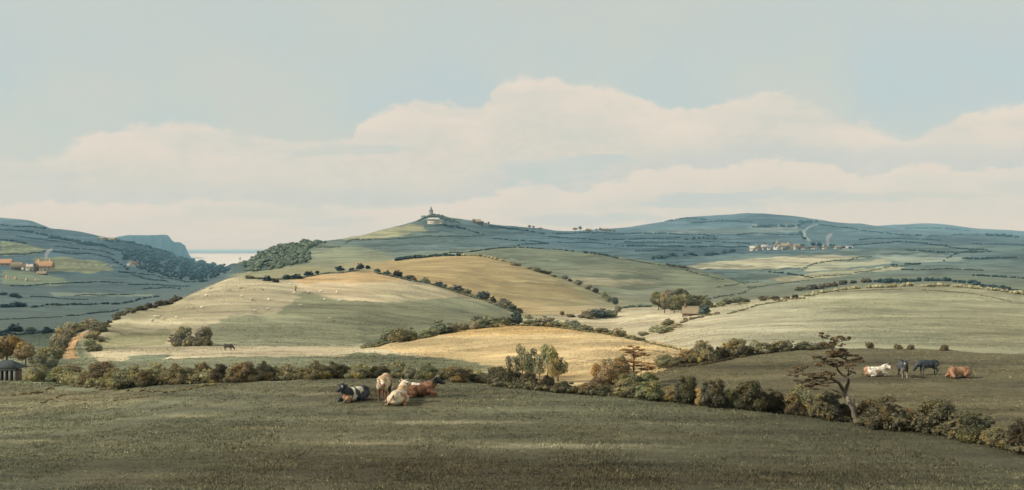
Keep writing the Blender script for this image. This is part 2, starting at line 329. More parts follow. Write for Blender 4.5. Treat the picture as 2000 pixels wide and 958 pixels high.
# default colours per band, with u keys
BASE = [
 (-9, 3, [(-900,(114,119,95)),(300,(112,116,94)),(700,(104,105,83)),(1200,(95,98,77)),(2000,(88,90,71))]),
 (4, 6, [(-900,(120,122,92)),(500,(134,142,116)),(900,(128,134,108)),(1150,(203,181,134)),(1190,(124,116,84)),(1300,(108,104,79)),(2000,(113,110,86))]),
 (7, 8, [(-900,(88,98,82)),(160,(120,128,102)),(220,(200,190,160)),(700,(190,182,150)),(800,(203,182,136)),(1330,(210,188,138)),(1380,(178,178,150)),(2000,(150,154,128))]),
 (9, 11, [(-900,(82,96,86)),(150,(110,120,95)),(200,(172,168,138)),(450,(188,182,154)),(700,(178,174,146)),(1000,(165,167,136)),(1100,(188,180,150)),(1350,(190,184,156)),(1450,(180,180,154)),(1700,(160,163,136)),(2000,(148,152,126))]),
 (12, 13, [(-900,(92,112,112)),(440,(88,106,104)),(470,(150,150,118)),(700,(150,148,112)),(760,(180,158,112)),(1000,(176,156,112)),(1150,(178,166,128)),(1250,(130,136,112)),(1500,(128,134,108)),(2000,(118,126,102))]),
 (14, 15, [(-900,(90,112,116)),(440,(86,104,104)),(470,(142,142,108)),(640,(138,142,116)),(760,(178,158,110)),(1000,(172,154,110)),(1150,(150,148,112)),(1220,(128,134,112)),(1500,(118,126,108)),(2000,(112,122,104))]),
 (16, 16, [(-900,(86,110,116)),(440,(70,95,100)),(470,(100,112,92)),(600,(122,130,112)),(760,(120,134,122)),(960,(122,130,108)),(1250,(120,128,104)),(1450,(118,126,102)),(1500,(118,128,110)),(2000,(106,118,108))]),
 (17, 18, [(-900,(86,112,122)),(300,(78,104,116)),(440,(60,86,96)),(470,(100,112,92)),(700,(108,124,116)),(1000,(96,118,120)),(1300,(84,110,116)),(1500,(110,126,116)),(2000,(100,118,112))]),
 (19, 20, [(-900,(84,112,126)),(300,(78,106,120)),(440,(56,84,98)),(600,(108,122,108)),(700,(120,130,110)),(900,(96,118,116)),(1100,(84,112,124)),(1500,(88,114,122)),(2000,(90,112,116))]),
 (21, 40, [(-900,(100,126,136)),(1300,(96,122,134)),(2000,(100,124,134))]),  # far bands carry distance-haze blue in the ground colour
]
# (first band, last band, colour, polygon in the photograph's pixels)
FIELDS = [
 (6,9,(200,190,160),[(170,690),(300,682),(450,678),(600,679),(760,686),(900,706),(800,702),(640,697),(500,696),(330,702),(200,706)]),
 (6,8,(120,132,112),[(250,696),(320,692),(345,694),(318,702),(250,706)]),
 (5,9,(118,124,96),[(700,688),(780,694),(900,703),(960,718),(900,728),(760,712),(640,702)]),
 (4,11,(205,184,136),[(735,680),(760,672),(850,652),(940,636),(1000,631),(1100,633),(1200,648),(1300,672),(1345,684),(1300,722),(1240,740),(1160,770),(1080,765),(1000,735),(960,716),(870,697),(800,690)]),
 (4,9,(196,168,110),[(860,655),(960,637),(1000,634),(1100,637),(1180,650),(1080,652),(960,654)]),
 (9,12,(205,190,158),[(560,546),(620,537),(700,529),(760,538),(850,562),(900,580),(820,585),(720,590),(640,580),(580,560)]),
 (9,12,(206,178,130),[(560,546),(620,537),(700,529),(760,538),(800,546),(740,552),(640,552),(590,556)]),
 (9,12,(140,146,118),[(590,570),(650,585),(760,592),(880,582),(960,592),(1010,618),(960,640),(760,668),(600,676),(470,660),(520,625),(560,600)]),
 (9,12,(150,156,128),[(400,640),(450,618),(560,612),(700,640),(700,676),(420,676)]),
 (9,12,(148,148,114),[(185,668),(240,650),(330,645),(330,672),(200,684)]),
 (13,15,(170,150,104),[(740,528),(800,512),(880,502),(960,504),(900,512),(820,520)]),
 (13,15,(160,146,104),[(980,548),(1100,556),(1160,590),(1060,592),(960,580)]),
 (15,18,(140,146,118),[(602,492),(700,482),(735,490),(770,506),(720,522),(640,524),(600,510)]),
 (15,20,(74,92,82),[(440,535),(480,512),(520,492),(560,474),(600,473),(602,500),(600,515),(560,520),(500,532)]),
 (14,17,(150,148,108),[(450,545),(520,534),(600,522),(640,526),(620,540),(560,545),(500,548)]),
 (14,17,(158,154,124),[(1100,540),(1200,545),(1300,552),(1200,562),(1100,556)]),
 (18,20,(168,162,118),[(660,468),(740,452),(800,438),(832,440),(826,452),(780,462),(720,470)]),
 (17,20,(196,186,150),[(1330,522),(1400,512),(1500,503),(1620,498),(1690,503),(1640,512),(1560,522),(1480,528),(1400,526)]),
 (17,20,(170,168,138),[(1560,520),(1640,512),(1740,506),(1740,514),(1620,528),(1570,532)]),
 (16,18,(172,166,130),[(1500,545),(1600,532),(1760,518),(1760,526),(1640,540),(1540,552)]),
 (17,20,(150,158,140),[(1700,500),(1800,496),(1900,500),(1880,510),(1760,514)]),
 (12,15,(176,172,140),[(1360,598),(1440,588),(1550,582),(1500,594),(1420,600)]),
 (15,20,(132,138,98),[(0,470),(60,478),(95,488),(60,498),(0,500)]),
 (14,18,(138,140,98),[(60,505),(120,500),(200,512),(225,528),(170,535),(90,528)]),
 (14,17,(128,140,112),[(0,528),(60,530),(130,545),(140,556),(60,558),(0,556)]),
 (10,13,(70,84,72),[(-300,650),(20,650),(150,652),(160,690),(-300,700)]),
 (13,16,(124,136,122),[(100,572),(300,575),(300,580),(100,578)]),
 (19,22,(146,156,146),[(1470,438),(1560,436),(1570,452),(1470,450)]),
 (19,22,(130,146,142),[(1250,450),(1400,444),(1560,452),(1500,458),(1280,456)]),
 (0,3,(126,126,99),[(-300,745),(60,750),(200,760),(330,775),(200,800),(0,815),(-300,820)]),
]
# soft patches of colour, the thin pale ones worn dry grass: (u, v, ru, rv, colour, strength, first band, last band)
PATCH = [
 (500,838,70,3,(172,165,132),.75,-9,2),(700,866,110,3,(172,165,132),.75,-9,2),(860,825,150,2.6,(165,160,130),.75,-9,2),(1120,872,190,4,(165,165,138),.75,-9,2),(640,770,70,3,(172,166,135),.75,-9,3),
 (370,812,70,3,(170,165,132),.7,-9,2),(60,862,70,3,(170,165,132),.7,-9,2),(1500,880,170,3,(128,126,100),.7,-9,2),(700,915,330,10,(78,64,44),.6,-9,2),(300,940,220,12,(88,72,50),.6,-9,2),(1500,940,320,12,(62,56,42),.6,-9,2),
 (1000,895,260,8,(96,98,78),.5,-9,2),(1350,830,140,3,(130,128,104),.6,-9,2),(120,775,150,10,(158,148,114),.55,-9,3),(1600,735,130,3,(136,130,100),.6,4,7),(1820,770,110,4,(136,132,102),.6,4,7),(1930,765,60,4,(140,136,106),.6,4,7),
 (1000,930,700,60,(72,66,48),.75,-9,2),(500,900,400,40,(88,84,62),.6,-9,2),(1700,900,300,60,(68,66,52),.6,-9,3),(1300,850,350,25,(78,76,58),.5,-9,3),
 (200,900,300,40,(92,94,70),.5,-9,2),(650,850,300,14,(120,122,98),.5,-9,2),(1050,872,200,8,(128,128,106),.5,-9,2),(400,835,300,12,(84,86,64),.5,-9,2),
 (900,800,400,10,(110,112,90),.5,-9,2),(1150,810,260,14,(112,116,94),.5,-9,2),(80,850,200,18,(120,122,96),.4,-9,2),(780,775,160,16,(108,102,76),.5,-9,3),
 (560,755,300,8,(104,100,72),.4,-9,3),(200,800,260,18,(112,118,96),.5,-9,2),(1500,900,260,10,(96,98,78),.5,-9,3),
 (1850,770,200,25,(96,90,66),.6,4,7),(1600,725,260,14,(96,92,68),.6,4,7),(1780,745,160,8,(122,118,92),.5,4,7),(1430,720,160,18,(84,80,60),.6,4,7),(1900,800,160,22,(88,86,66),.5,4,7),
 (1880,760,120,12,(118,118,92),.4,4,7),(1560,700,100,6,(122,122,98),.5,4,7),
 (330,605,90,18,(186,180,144),.7,9,12),(480,575,80,25,(194,186,154),.7,9,12),(800,575,90,20,(150,156,128),.6,9,12),(870,600,110,12,(132,140,116),.5,9,12),(640,655,160,14,(128,134,106),.5,9,12),
 (1500,640,180,20,(188,188,164),.6,9,12),(1850,620,200,30,(146,150,122),.6,9,12),(1700,660,200,12,(140,150,128),.5,9,12),(1400,660,90,10,(190,188,160),.6,9,12),(1960,650,120,40,(140,138,108),.6,9,12),(1650,590,120,8,(140,146,116),.5,9,12),
 (1000,690,90,22,(216,192,140),.6,4,11),(1150,700,80,22,(218,196,150),.6,4,11),(1080,735,90,8,(190,160,100),.6,4,11),
 (1150,590,80,10,(180,168,128),.4,12,15),(1200,530,120,8,(148,148,120),.5,14,17),(1100,510,150,10,(116,126,104),.5,15,17),(1350,560,90,12,(126,132,104),.5,13,16),
 (700,500,60,10,(130,136,110),.5,15,18),(700,540,0.1,0.1,(0,0,0),0,0,0),
 (1850,535,200,7,(98,112,102),.6,15,18),(1900,500,200,5,(90,112,118),.6,17,20),
 (100,600,160,12,(84,106,108),.5,12,15),(250,560,160,10,(78,100,106),.5,14,17),(380,535,60,14,(52,76,88),.8,15,20),(330,520,70,10,(56,80,96),.7,16,20),(430,525,50,10,(46,70,84),.8,16,20),
 (1250,478,200,8,(70,98,114),.5,17,20),(1150,465,200,4,(72,102,120),.5,18,21),(1400,488,150,6,(66,94,108),.6,17,20),(1400,428,120,5,(84,112,124),.6,20,23),(1750,465,200,6,(80,108,122),.5,18,21),
 (880,445,60,10,(84,108,112),.5,18,21),(845,428,30,8,(70,96,100),.9,18,21),(780,475,120,8,(104,124,120),.5,17,20),
]
for k_ in range(7):   # raked rows of the striped field and strips of the upper field
    x_ = 118 + k_ * 15; FIELDS.append((14, 18, (166,166,120), [(x_, 522 + k_*1.3), (x_+3.5, 522 + k_*1.3), (x_+17, 509 + k_*1.6), (x_+13.5, 508 + k_*1.6)]))
for k_ in range(5): FIELDS.append((15, 20, (160,166,118), [(2+k_*16, 472+k_*2), (5+k_*16, 472+k_*2), (9+k_*16, 496), (6+k_*16, 496)]))
def inpoly(x, y, P):
    c = np.zeros(x.shape, bool); n = len(P); j = n - 1
    for i in range(n):
        xi, yi = P[i]; xj, yj = P[j]
        if yi != yj:
            c ^= ((yi > y) != (yj > y)) & (x < (xj - xi) * (y - yi) / (yj - yi) + xi)
        j = i
    return c
def ground_colour(X, Y, Z, SGm):
    u = 1000 + F * X / np.maximum(Y, 28.0); v = HOR - Z / np.maximum(Y, 20.0) * F
    near = Y < 29; v = np.where(near, 960, v)
    u = u + 5 * vnoise(X / np.maximum(Y, 30) * 90, np.log(np.maximum(Y, 20)) * 70, NG[2])
    v = v + 1.2 * vnoise(X / np.maximum(Y, 30) * 120 + 9, np.log(np.maximum(Y, 20)) * 50, NG[2])
    C = np.zeros(X.shape + (3,))
    for a, b, ks in BASE:
        m = (SGm >= a) & (SGm <= b)
        if not m.any(): continue
        us = [k[0] for k in ks]; cs = np.array([alb(k[1]) for k in ks])
        for ch in range(3): C[m, ch] = np.interp(u[m], us, cs[:, ch])
    for a, b, c, P in FIELDS:
        us = [p[0] for p in P]; vs = [p[1] for p in P]
        m = (SGm >= a) & (SGm <= b) & (u > min(us)) & (u < max(us)) & (v > min(vs)) & (v < max(vs))
        i = np.nonzero(m)
        if len(i[0]) == 0: continue
        k = inpoly(u[i], v[i], P); i = tuple(q[k] for q in i); C[i] = alb(c)
    for pu, pv, ru, rv, c, s, a, b in PATCH:
        if s == 0: continue
        m = (SGm >= a) & (SGm <= b); i = np.nonzero(m)
        r = ((u[i] - pu) / ru) ** 2 + ((v[i] - pv) / rv) ** 2
        w = (s * np.exp(-r * 1.2) * (r < 4))[..., None]
        C[i] = C[i] * (1 - w) + alb(c) * w
    far = np.clip((Y - 700) / 3500, 0, 1)[..., None]       # far ground darkened with distance to balance the haze
    # streaks of heath, bracken and ploughland across the far slopes
    st = vnoise(u * .012 + 3, v * .42, NG[0]) + .7 * vnoise(u * .03, v * .9 + 5, NG[1])
    st = np.clip(.5 + .5 * st, 0, 1)[..., None] * np.clip((SGm - 11) / 6., 0, 1)[..., None]
    C = C * (1 + (.32 - .75 * st) * np.clip((SGm - 11) / 6., 0, 1)[..., None])
    near = vnoise(u * .004 + 3, v * .11, NG[1]) + .6 * vnoise(u * .011, v * .33 + 5, NG[2])
    C = C * (1 + .17 * near[..., None] * (SGm < 12)[..., None])
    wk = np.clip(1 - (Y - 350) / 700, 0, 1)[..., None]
    C = C * (WARM * wk + np.array([.94, 1.0, 1.0]) * (1 - wk))  # warm tint near, cool haze tint far, painted into the albedo
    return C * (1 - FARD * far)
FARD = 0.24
def build_terrain():
    NC, NR = 1150, 1150
    a = np.linspace(-0.92, 0.92, NC)
    # rows: denser where the picture needs it
    s = np.linspace(math.log(22.0), math.log(8990 + E0), NR); D = np.exp(s) - E0
    D = np.concatenate([[-70, -50, -30, -15, -5, 4, 12, 20], np.exp(np.linspace(math.log(26), math.log(8990), NR))])
    A, DD = np.meshgrid(a, D)
    X = A * (DD + 95.0) ; Yv = DD
    Z = height(X, Yv); S = seg(X, Yv)
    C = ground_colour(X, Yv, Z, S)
    nr, nc = X.shape
    idx = np.arange(nr * nc).reshape(nr, nc)
    Q = np.stack([idx[:-1, :-1], idx[:-1, 1:], idx[1:, 1:], idx[1:, :-1]], -1).reshape(-1, 4)
    fs = S[:-1, :-1].reshape(-1)
    V = np.stack([X, Yv, Z], -1).reshape(-1, 3); C = C.reshape(-1, 3)
    for name, lo, hi in (('meadow', -99, 3), ('pasture', 4, 8), ('hills', 9, 16), ('far_hills', 17, 99)):
        f = Q[(fs >= lo) & (fs <= hi)]
        u, inv = np.unique(f, return_inverse=True)
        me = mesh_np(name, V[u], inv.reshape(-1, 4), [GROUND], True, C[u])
        prop(link(name, me), kind='structure')
build_terrain()

# sea
def build_sea():
    m, t, b = mat('sea_water'); b.inputs['Base Color'].default_value = (0.30, 0.36, 0.38, 1)
    b.inputs['Roughness'].default_value = 0.6; b.inputs['Specular IOR Level'].default_value = 0.25
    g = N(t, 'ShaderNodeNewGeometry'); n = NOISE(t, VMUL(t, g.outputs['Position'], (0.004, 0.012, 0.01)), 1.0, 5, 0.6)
    sp = N(t, 'ShaderNodeSeparateXYZ'); t.links.new(g.outputs['Position'], sp.inputs[0])   # pale lit water near, blue horizon band far, painted into the base colour
    deep = SS(t, M(t, 'ADD', sp.outputs[1], M(t, 'MULTIPLY', n, 6000.0)), 15000, 21000)  # distance mask of the painted blue horizon band
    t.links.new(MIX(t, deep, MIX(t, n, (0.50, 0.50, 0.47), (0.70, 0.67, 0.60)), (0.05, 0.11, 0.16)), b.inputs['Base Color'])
    bp = N(t, 'ShaderNodeBump'); bp.inputs['Strength'].default_value = 0.5; bp.inputs['Distance'].default_value = 3
    t.links.new(n, bp.inputs['Height']); t.links.new(bp.outputs[0], b.inputs['Normal'])
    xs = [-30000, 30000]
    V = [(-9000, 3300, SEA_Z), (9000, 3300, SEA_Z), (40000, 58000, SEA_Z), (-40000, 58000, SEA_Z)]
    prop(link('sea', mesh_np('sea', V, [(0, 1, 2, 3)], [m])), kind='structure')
build_sea()

# headland: a cliffed hill standing in the sea
def build_headland():
    top = [(205,470),(232,463),(250,460),(300,460),(326,459),(331,466),(338,473),(352,474),(360,480),(364,490),(368,499),(372,506)]
    us = np.linspace(195, 374, 140); tp = np.array(top, float)
    D0 = 7600.0; V = []; nv = 30
    rr = np.random.default_rng(3)
    for j in range(nv):
        q = j / (nv - 1)
        for i, uu in enumerate(us):
            h = -(np.interp(uu, tp[:, 0], tp[:, 1]) - HOR) / F * 8000 - SEA_Z
            h = max(h, 0) * (1 + 0.015 * rr.standard_normal())
            if uu < 210: h *= max(0, (uu - 195) / 15)
            f = min(1, (q / 0.30) ** 0.7) if q < 0.3 else (1.0 if q < 0.75 else max(0, (1 - q) / 0.25))
            gully = 0.07 * float(vnoise(np.array(uu * .16 + q * 9), np.array(q * 14 + uu * .05), NG[0])) + .03 * float(vnoise(np.array(uu * .5), np.array(q * 30), NG[1]))
            f = min(1, max(0, f + gully * (1 if 0.02 < q < 0.3 else 0)))
            Dd = D0 + q * 1500
            V.append(((uu - 1000) / F * Dd + 12 * math.sin(q * 9), Dd, SEA_Z - 6 + f * (h + 6)))
    n = len(us); Q = [(j*n+i, j*n+i+1, (j+1)*n+i+1, (j+1)*n+i) for j in range(nv-1) for i in range(n-1)]
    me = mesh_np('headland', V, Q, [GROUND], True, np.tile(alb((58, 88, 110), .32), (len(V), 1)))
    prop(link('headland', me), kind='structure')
build_headland()

# lane: rutted sandy track climbing between the bushes
def strip(name, pts, w, c, lift=0.06, matr=None, kind='structure'):
    """pts: list of (u, v, dmin) ; ribbon of width w metres draped on the ground."""
    P = [ground_at(*p) for p in pts]; Q = []
    for a, b in zip(P[:-1], P[1:]):
        n = max(2, int((b - a).length / 1.5))
        Q += [a.lerp(b, k / n) for k in range(n)]
    Q.append(P[-1]); V = []
    for i, p in enumerate(Q):
        a = Q[max(0, i-2)]; b = Q[min(len(Q)-1, i+2)]; d = (b - a); d.z = 0; d.normalize(); nn = Vector((-d.y, d.x, 0))
        for k in range(7):
            q = p + nn * w * (k / 6 - .5); z = float(height(q.x, q.y)) + lift - (0.05 if k in (1, 2, 4, 5) else 0)
            if k in (0, 6): z -= 0.1
            V.append((q.x, q.y, z))
    Fq = [(i*7+k, i*7+k+1, (i+1)*7+k+1, (i+1)*7+k) for i in range(len(Q)-1) for k in range(6)]
    me = mesh_np(name, V, Fq, [matr or GROUND], True, np.tile(np.array(c), (len(V), 1)))
    return prop(link(name, me), kind=kind)
# ---------------------------------------------------------------- foliage meshes
def ico(n=1):
    t_ = (1 + 5 ** .5) / 2
    V = [(-1,t_,0),(1,t_,0),(-1,-t_,0),(1,-t_,0),(0,-1,t_),(0,1,t_),(0,-1,-t_),(0,1,-t_),(t_,0,-1),(t_,0,1),(-t_,0,-1),(-t_,0,1)]
    Fc = [(0,11,5),(0,5,1),(0,1,7),(0,7,10),(0,10,11),(1,5,9),(5,11,4),(11,10,2),(10,7,6),(7,1,8),(3,9,4),(3,4,2),(3,2,6),(3,6,8),(3,8,9),(4,9,5),(2,4,11),(6,2,10),(8,6,7),(9,8,1)]
    V = [np.array(v) / np.linalg.norm(v) for v in V]
    for _ in range(n):
        c = {}; G = []
        def mid(a, b):
            k = (min(a, b), max(a, b))
            if k not in c:
                m = V[a] + V[b]; V.append(m / np.linalg.norm(m)); c[k] = len(V) - 1
            return c[k]
        for a, b, d in Fc:
            x, y, z = mid(a, b), mid(b, d), mid(d, a); G += [(a, x, z), (b, y, x), (d, z, y), (x, y, z)]
        Fc = G
    return np.array(V), np.array(Fc)
ICO1 = ico(1); ICO2 = ico(2)
def leaves_on(lobes, n, size, rg, zmin=-1e9, flat=0.0):
    """n leaf faces over the outside of the lobes (centre, radii)."""
    L = np.array([list(c) + list(r) for c, r in lobes], float)
    area = (L[:, 3] * L[:, 5] + L[:, 3] * L[:, 4] + L[:, 4] * L[:, 5]); pr = area / area.sum()
    out_p, out_n = [], []; got = 0
    while got < n:
        k = rg.choice(len(L), n, p=pr); d = rg.standard_normal((n, 3)); d /= np.linalg.norm(d, axis=1)[:, None]
        rr = 1.0 - 0.34 * rg.random(n) ** 1.8 + 0.12 * rg.standard_normal(n)
        p = L[k, :3] + d * L[k, 3:] * rr[:, None]
        q = (p[:, None, :] - L[None, :, :3]) / L[None, :, 3:]; ins = (np.sum(q * q, -1) < 0.55).any(1)
        ok = ~ins & (p[:, 2] > zmin)
        out_p.append(p[ok]); nn = d / L[k, 3:]; nn /= np.linalg.norm(nn, axis=1)[:, None]; out_n.append(nn[ok]); got += int(ok.sum())
        if len(out_p) > 12: break
    P = np.concatenate(out_p)[:n]; Nn = np.concatenate(out_n)[:n]; n = len(P)
    Nn = Nn + 0.55 * rg.standard_normal((n, 3)); Nn[:, 2] += flat; Nn /= np.linalg.norm(Nn, axis=1)[:, None]
    a = np.cross(Nn, rg.standard_normal((n, 3))); a /= np.linalg.norm(a, axis=1)[:, None]; b = np.cross(Nn, a)
    s = size * (0.55 + 0.9 * rg.random(n))[:, None]
    V = np.stack([P - a * s, P - b * s * .55 + Nn * s * .1, P + a * s, P + b * s * .55 + Nn * s * .1], 1).reshape(-1, 3)
    return V, np.arange(4 * n).reshape(n, 4)
def core(lobes, k, rg, base=ICO1):
    Vs, Fs, o = [], [], 0
    for c, r in lobes:
        v = base[0] * (np.array(r) * k) * (1 + .10 * rg.standard_normal((len(base[0]), 1))) + np.array(c)
        Vs.append(v); Fs.append(base[1] + o); o += len(v)
    V = np.concatenate(Vs); T = np.concatenate(Fs)
    return V, np.concatenate([T, T[:, 2:3]], 1)   # degenerate quads are avoided below
def merge(name, parts, mats, smooth=False, midx=None):
    """parts: list of (V, F) with tris or quads."""
    me = bpy.data.meshes.new(name); Vs, loops, starts, tot, mi, o = [], [], [], [], [], 0; pos = 0
    for pi, (V, Fc) in enumerate(parts):
        V = np.asarray(V, float); Fc = np.asarray(Fc)
        Vs.append(V); loops.append((Fc + o).ravel()); k = Fc.shape[1]
        starts.append(pos + np.arange(0, Fc.size, k)); pos += Fc.size; o += len(V)
        mi.append(np.full(len(Fc), midx[pi] if midx else 0))
    V = np.concatenate(Vs).astype(np.float32); lo = np.concatenate(loops).astype(np.int32); st = np.concatenate(starts).astype(np.int32)
    me.vertices.add(len(V)); me.vertices.foreach_set('co', V.ravel()); me.loops.add(len(lo)); me.loops.foreach_set('vertex_index', lo)
    me.polygons.add(len(st)); me.polygons.foreach_set('loop_start', st); me.polygons.foreach_set('material_index', np.concatenate(mi).astype(np.int32))
    if smooth: me.polygons.foreach_set('use_smooth', np.ones(len(st), bool))
    for m in mats: me.materials.append(m)
    me.update(calc_edges=True); return me
def core3(lobes, k, rg, base=ICO1):
    V, Q = core(lobes, k, rg, base); return V, Q[:, :3]
def tube(pts, radii, sides=6):
    """closed tapered tube through points."""
    P = [Vector(p) for p in pts]; V = []; Fq = []
    for i, p in enumerate(P):
        d = (P[min(i+1, len(P)-1)] - P[max(i-1, 0)]).normalized()
        up = Vector((0, 1, 0)) if abs(d.y) < .9 else Vector((1, 0, 0)); a = d.cross(up).normalized(); b = d.cross(a)
        for k in range(sides):
            an = 2 * math.pi * k / sides; V.append(p + (a * math.cos(an) + b * math.sin(an)) * radii[i])
    for i in range(len(P) - 1):
        for k in range(sides): Fq.append((i*sides+k, i*sides+(k+1) % sides, (i+1)*sides+(k+1) % sides, (i+1)*sides+k))
    V.append(P[-1]); e = len(V) - 1
    for k in range(sides): Fq.append(((len(P)-1)*sides+k, (len(P)-1)*sides+(k+1) % sides, e, e))
    q = np.array(Fq[:-sides]); tri = np.array([f[:3] for f in Fq[-sides:]])
    return [(np.array([tuple(v) for v in V]), q), (np.array([tuple(v) for v in V]), tri)]
def dome_lobes(rg, n, tall=1.0):
    """lobes filling a unit dome: width 1, height 1."""
    sx, sy = rg.normal() * .06, rg.normal() * .06
    L = [((sx, sy, .38), (.34, .32, .40))]
    for i in range(n // 2):       # ragged sprays standing out of the crown
        a = rg.uniform(0, 6.283); h = rg.uniform(.25, 1); r = .46 * math.sqrt(max(.05, 1 - h * h * .85)); s = rg.uniform(.045, .085)
        L.append(((math.cos(a) * r, math.sin(a) * r, .10 + h * .84), (s * 1.3, s * 1.3, s)))
    for i in range(n):
        a = rg.uniform(0, 6.283); h = rg.uniform(0.05, 1) ; r = .34 * math.sqrt(max(0.05, 1 - h * h * .9)) + .02
        s = rg.uniform(.10, .24)
        L.append(((math.cos(a) * r + sx, math.sin(a) * r + sy, .14 + h * .60 * rg.uniform(.8, 1.12)), (s, s, s * rg.uniform(.8, 1.15))))
    return L
def bush_mesh(seed, nl, size, nlobe):
    rg = np.random.default_rng(seed); L = dome_lobes(rg, nlobe)
    return merge('bush_foliage', [leaves_on(L, nl, size, rg, zmin=-0.02), core3([l for l in L if l[1][0] > .09], .72, rg)], [LEAF])
def stem_mesh(seed):
    rg = np.random.default_rng(seed); parts = []
    for i in range(5):
        a = rg.uniform(0, 6.28); r = rg.uniform(.02, .12)
        parts += tube([(math.cos(a)*r, math.sin(a)*r, -.12), (math.cos(a)*r*1.5, math.sin(a)*r*1.5, .25), (math.cos(a)*r*2.4, math.sin(a)*r*2.4, .6)], [.02, .015, .006], 5)
    return merge('bush_stem', parts, [BARK])
BN = [bush_mesh(10 + i, 5200, .027, 17) for i in range(6)]
BM_ = [bush_mesh(30 + i, 1500, .048, 13) for i in range(6)]
BF = [bush_mesh(50 + i, 260, .095, 8) for i in range(6)]
ST = [stem_mesh(70 + i) for i in range(3)]
def tree_mesh(seed, nl, size, form='round'):
    """unit tree: width 1, height 1 ; returns crown, trunk meshes."""
    rg = np.random.default_rng(seed); L = []
    if form == 'round':
        for i in range(13):
            a = rg.uniform(0, 6.283); h = rg.uniform(-.8, 1); r = .30 * math.sqrt(1 - h*h*.85); s = rg.uniform(.14, .22)
            L.append(((math.cos(a)*r, math.sin(a)*r, .62 + h*.22), (s, s, s*.85)))
        L.append(((0, 0, .62), (.3, .3, .26))); top = .7
    else:   # tall feathery crown
        for i in range(14):
            a = rg.uniform(0, 6.283); h = rg.uniform(-1, 1); r = .28 * math.sqrt(1 - h*h*.8); s = rg.uniform(.12, .2)
            L.append(((math.cos(a)*r, math.sin(a)*r, .60 + h*.28), (s*.9, s*.9, s*.75)))
        top = .85
    cr = merge('tree_crown', [leaves_on(L, nl, size, rg)] + ([core3(L, .78, rg)] if form == 'round' else [core3(L, .35, rg)]), [LEAF])
    parts = tube([(0,0,-.06),(.01,.0,.2),(rg.uniform(-.03,.03),0,.45),(rg.uniform(-.04,.04),0,top)], [.035,.027,.02,.006], 7)
    for i in range(6):
        z = rg.uniform(.28, .55); a = rg.uniform(0, 6.28); l = rg.uniform(.18, .3)
        parts += tube([(0,0,z),(math.cos(a)*l*.5, math.sin(a)*l*.5, z+.1),(math.cos(a)*l, math.sin(a)*l, z+.2)], [.013,.009,.004], 5)
    return cr, merge('tree_trunk', parts, [BARK])
TR = [tree_mesh(100 + i, 1500, .042) for i in range(4)]
TP = [tree_mesh(120 + i, 1700, .030, 'tall') for i in range(4)]
TF = [tree_mesh(140 + i, 300, .085) for i in range(3)]

# plant colours (albedo)
PC = {
 'olive': (.175, .182, .110), 'brown': (.145, .132, .085), 'dark': (.082, .082, .056), 'ochre': (.24, .205, .115), 'rust': (.165, .130, .075),
 'pale': (.25, .255, .185), 'grey': (.165, .175, .130), 'green': (.125, .135, .085), 'blue': (.105, .130, .120), 'dblue': (.032, .058, .068),
 'fblue': (.030, .060, .078), 'deep': (.060, .056, .040), 'gold': (.27, .22, .12), 'sage': (.24, .245, .17), 'teal': (.088, .122, .105),
}
for k_ in PC:
    if 'blue' not in k_: PC[k_] = (min(.6, PC[k_][0] * 1.32), min(.6, PC[k_][1] * 1.24), PC[k_][2] * 1.15)
rp = random.Random(5)
ORD = ['first','second','third','fourth','fifth','sixth','seventh','eighth','ninth','tenth','eleventh','twelfth','thirteenth','fourteenth','fifteenth','sixteenth','seventeenth','eighteenth','nineteenth','twentieth','twenty-first','twenty-second','twenty-third','twenty-fourth','twenty-fifth','twenty-sixth','twenty-seventh','twenty-eighth','twenty-ninth','thirtieth','thirty-first','thirty-second','thirty-third','thirty-fourth','thirty-fifth']
CW = {'olive':'olive green','brown':'brownish','dark':'dark brown','ochre':'ochre','rust':'rusty brown','pale':'pale','grey':'grey green','green':'green','blue':'blue grey','dblue':'dark blue green','fblue':'deep blue','deep':'very dark','gold':'golden','sage':'sage green','teal':'teal green'}
def jit(c, k=.12):
    s = 1 + rp.uniform(-k, k); return tuple(min(1, x * s * (1 + rp.uniform(-k, k) * .5)) for x in c)
def plant(p, w, h, col, kind='bush', lod='near', label='', group=None, cat=None, stems=True):
    """one bush or tree of w x h metres standing at p."""
    rot = rp.uniform(0, 6.283); sc = (w, w * rp.uniform(.85, 1.05), h)
    if kind == 'bush':
        ms = {'near': BN, 'mid': BM_, 'far': BF}[lod]; me = rp.choice(ms); p = p - Vector((0, 0, .04 * h))
        if lod == 'near' and stems:
            e = link('bush', None, loc=p, rot=rot, scale=sc); link('foliage', me, e, color=jit(PC[col])); link('stem', rp.choice(ST), e)
        else: e = link('bush', me, loc=p, rot=rot, scale=sc, color=jit(PC[col]))
        return prop(e, label, cat or 'bush', group)
    ms = {'tree': TR, 'tall': TP, 'fartree': TF}[kind]; cr, tk = rp.choice(ms)
    e = link('tree', None, loc=p, rot=rot, scale=sc)
    link('crown', cr, e, color=jit(PC[col])); link('trunk', tk, e)
    return prop(e, label, cat or 'tree', group)
def row(items, where, group, dmin, dmax, lod='mid', noun='bush', kind='bush'):
    """items: (u, v of the foot, width px, height px, colour). Each its own thing, labelled by its order."""
    items = sorted(items, key=lambda q: q[0])
    for i, it in enumerate(items):
        u, v, w, h, c = it[:5]; kd = it[5] if len(it) > 5 else kind
        p = ground_at(u, v, dmin, dmax); D = p.y
        nn = 'tree' if kd != 'bush' else noun
        plant(p, w * D / F, h * D / F, c, kd, lod, f"{CW[c]} {nn}, {ORD[i]} from the left {where}", group)
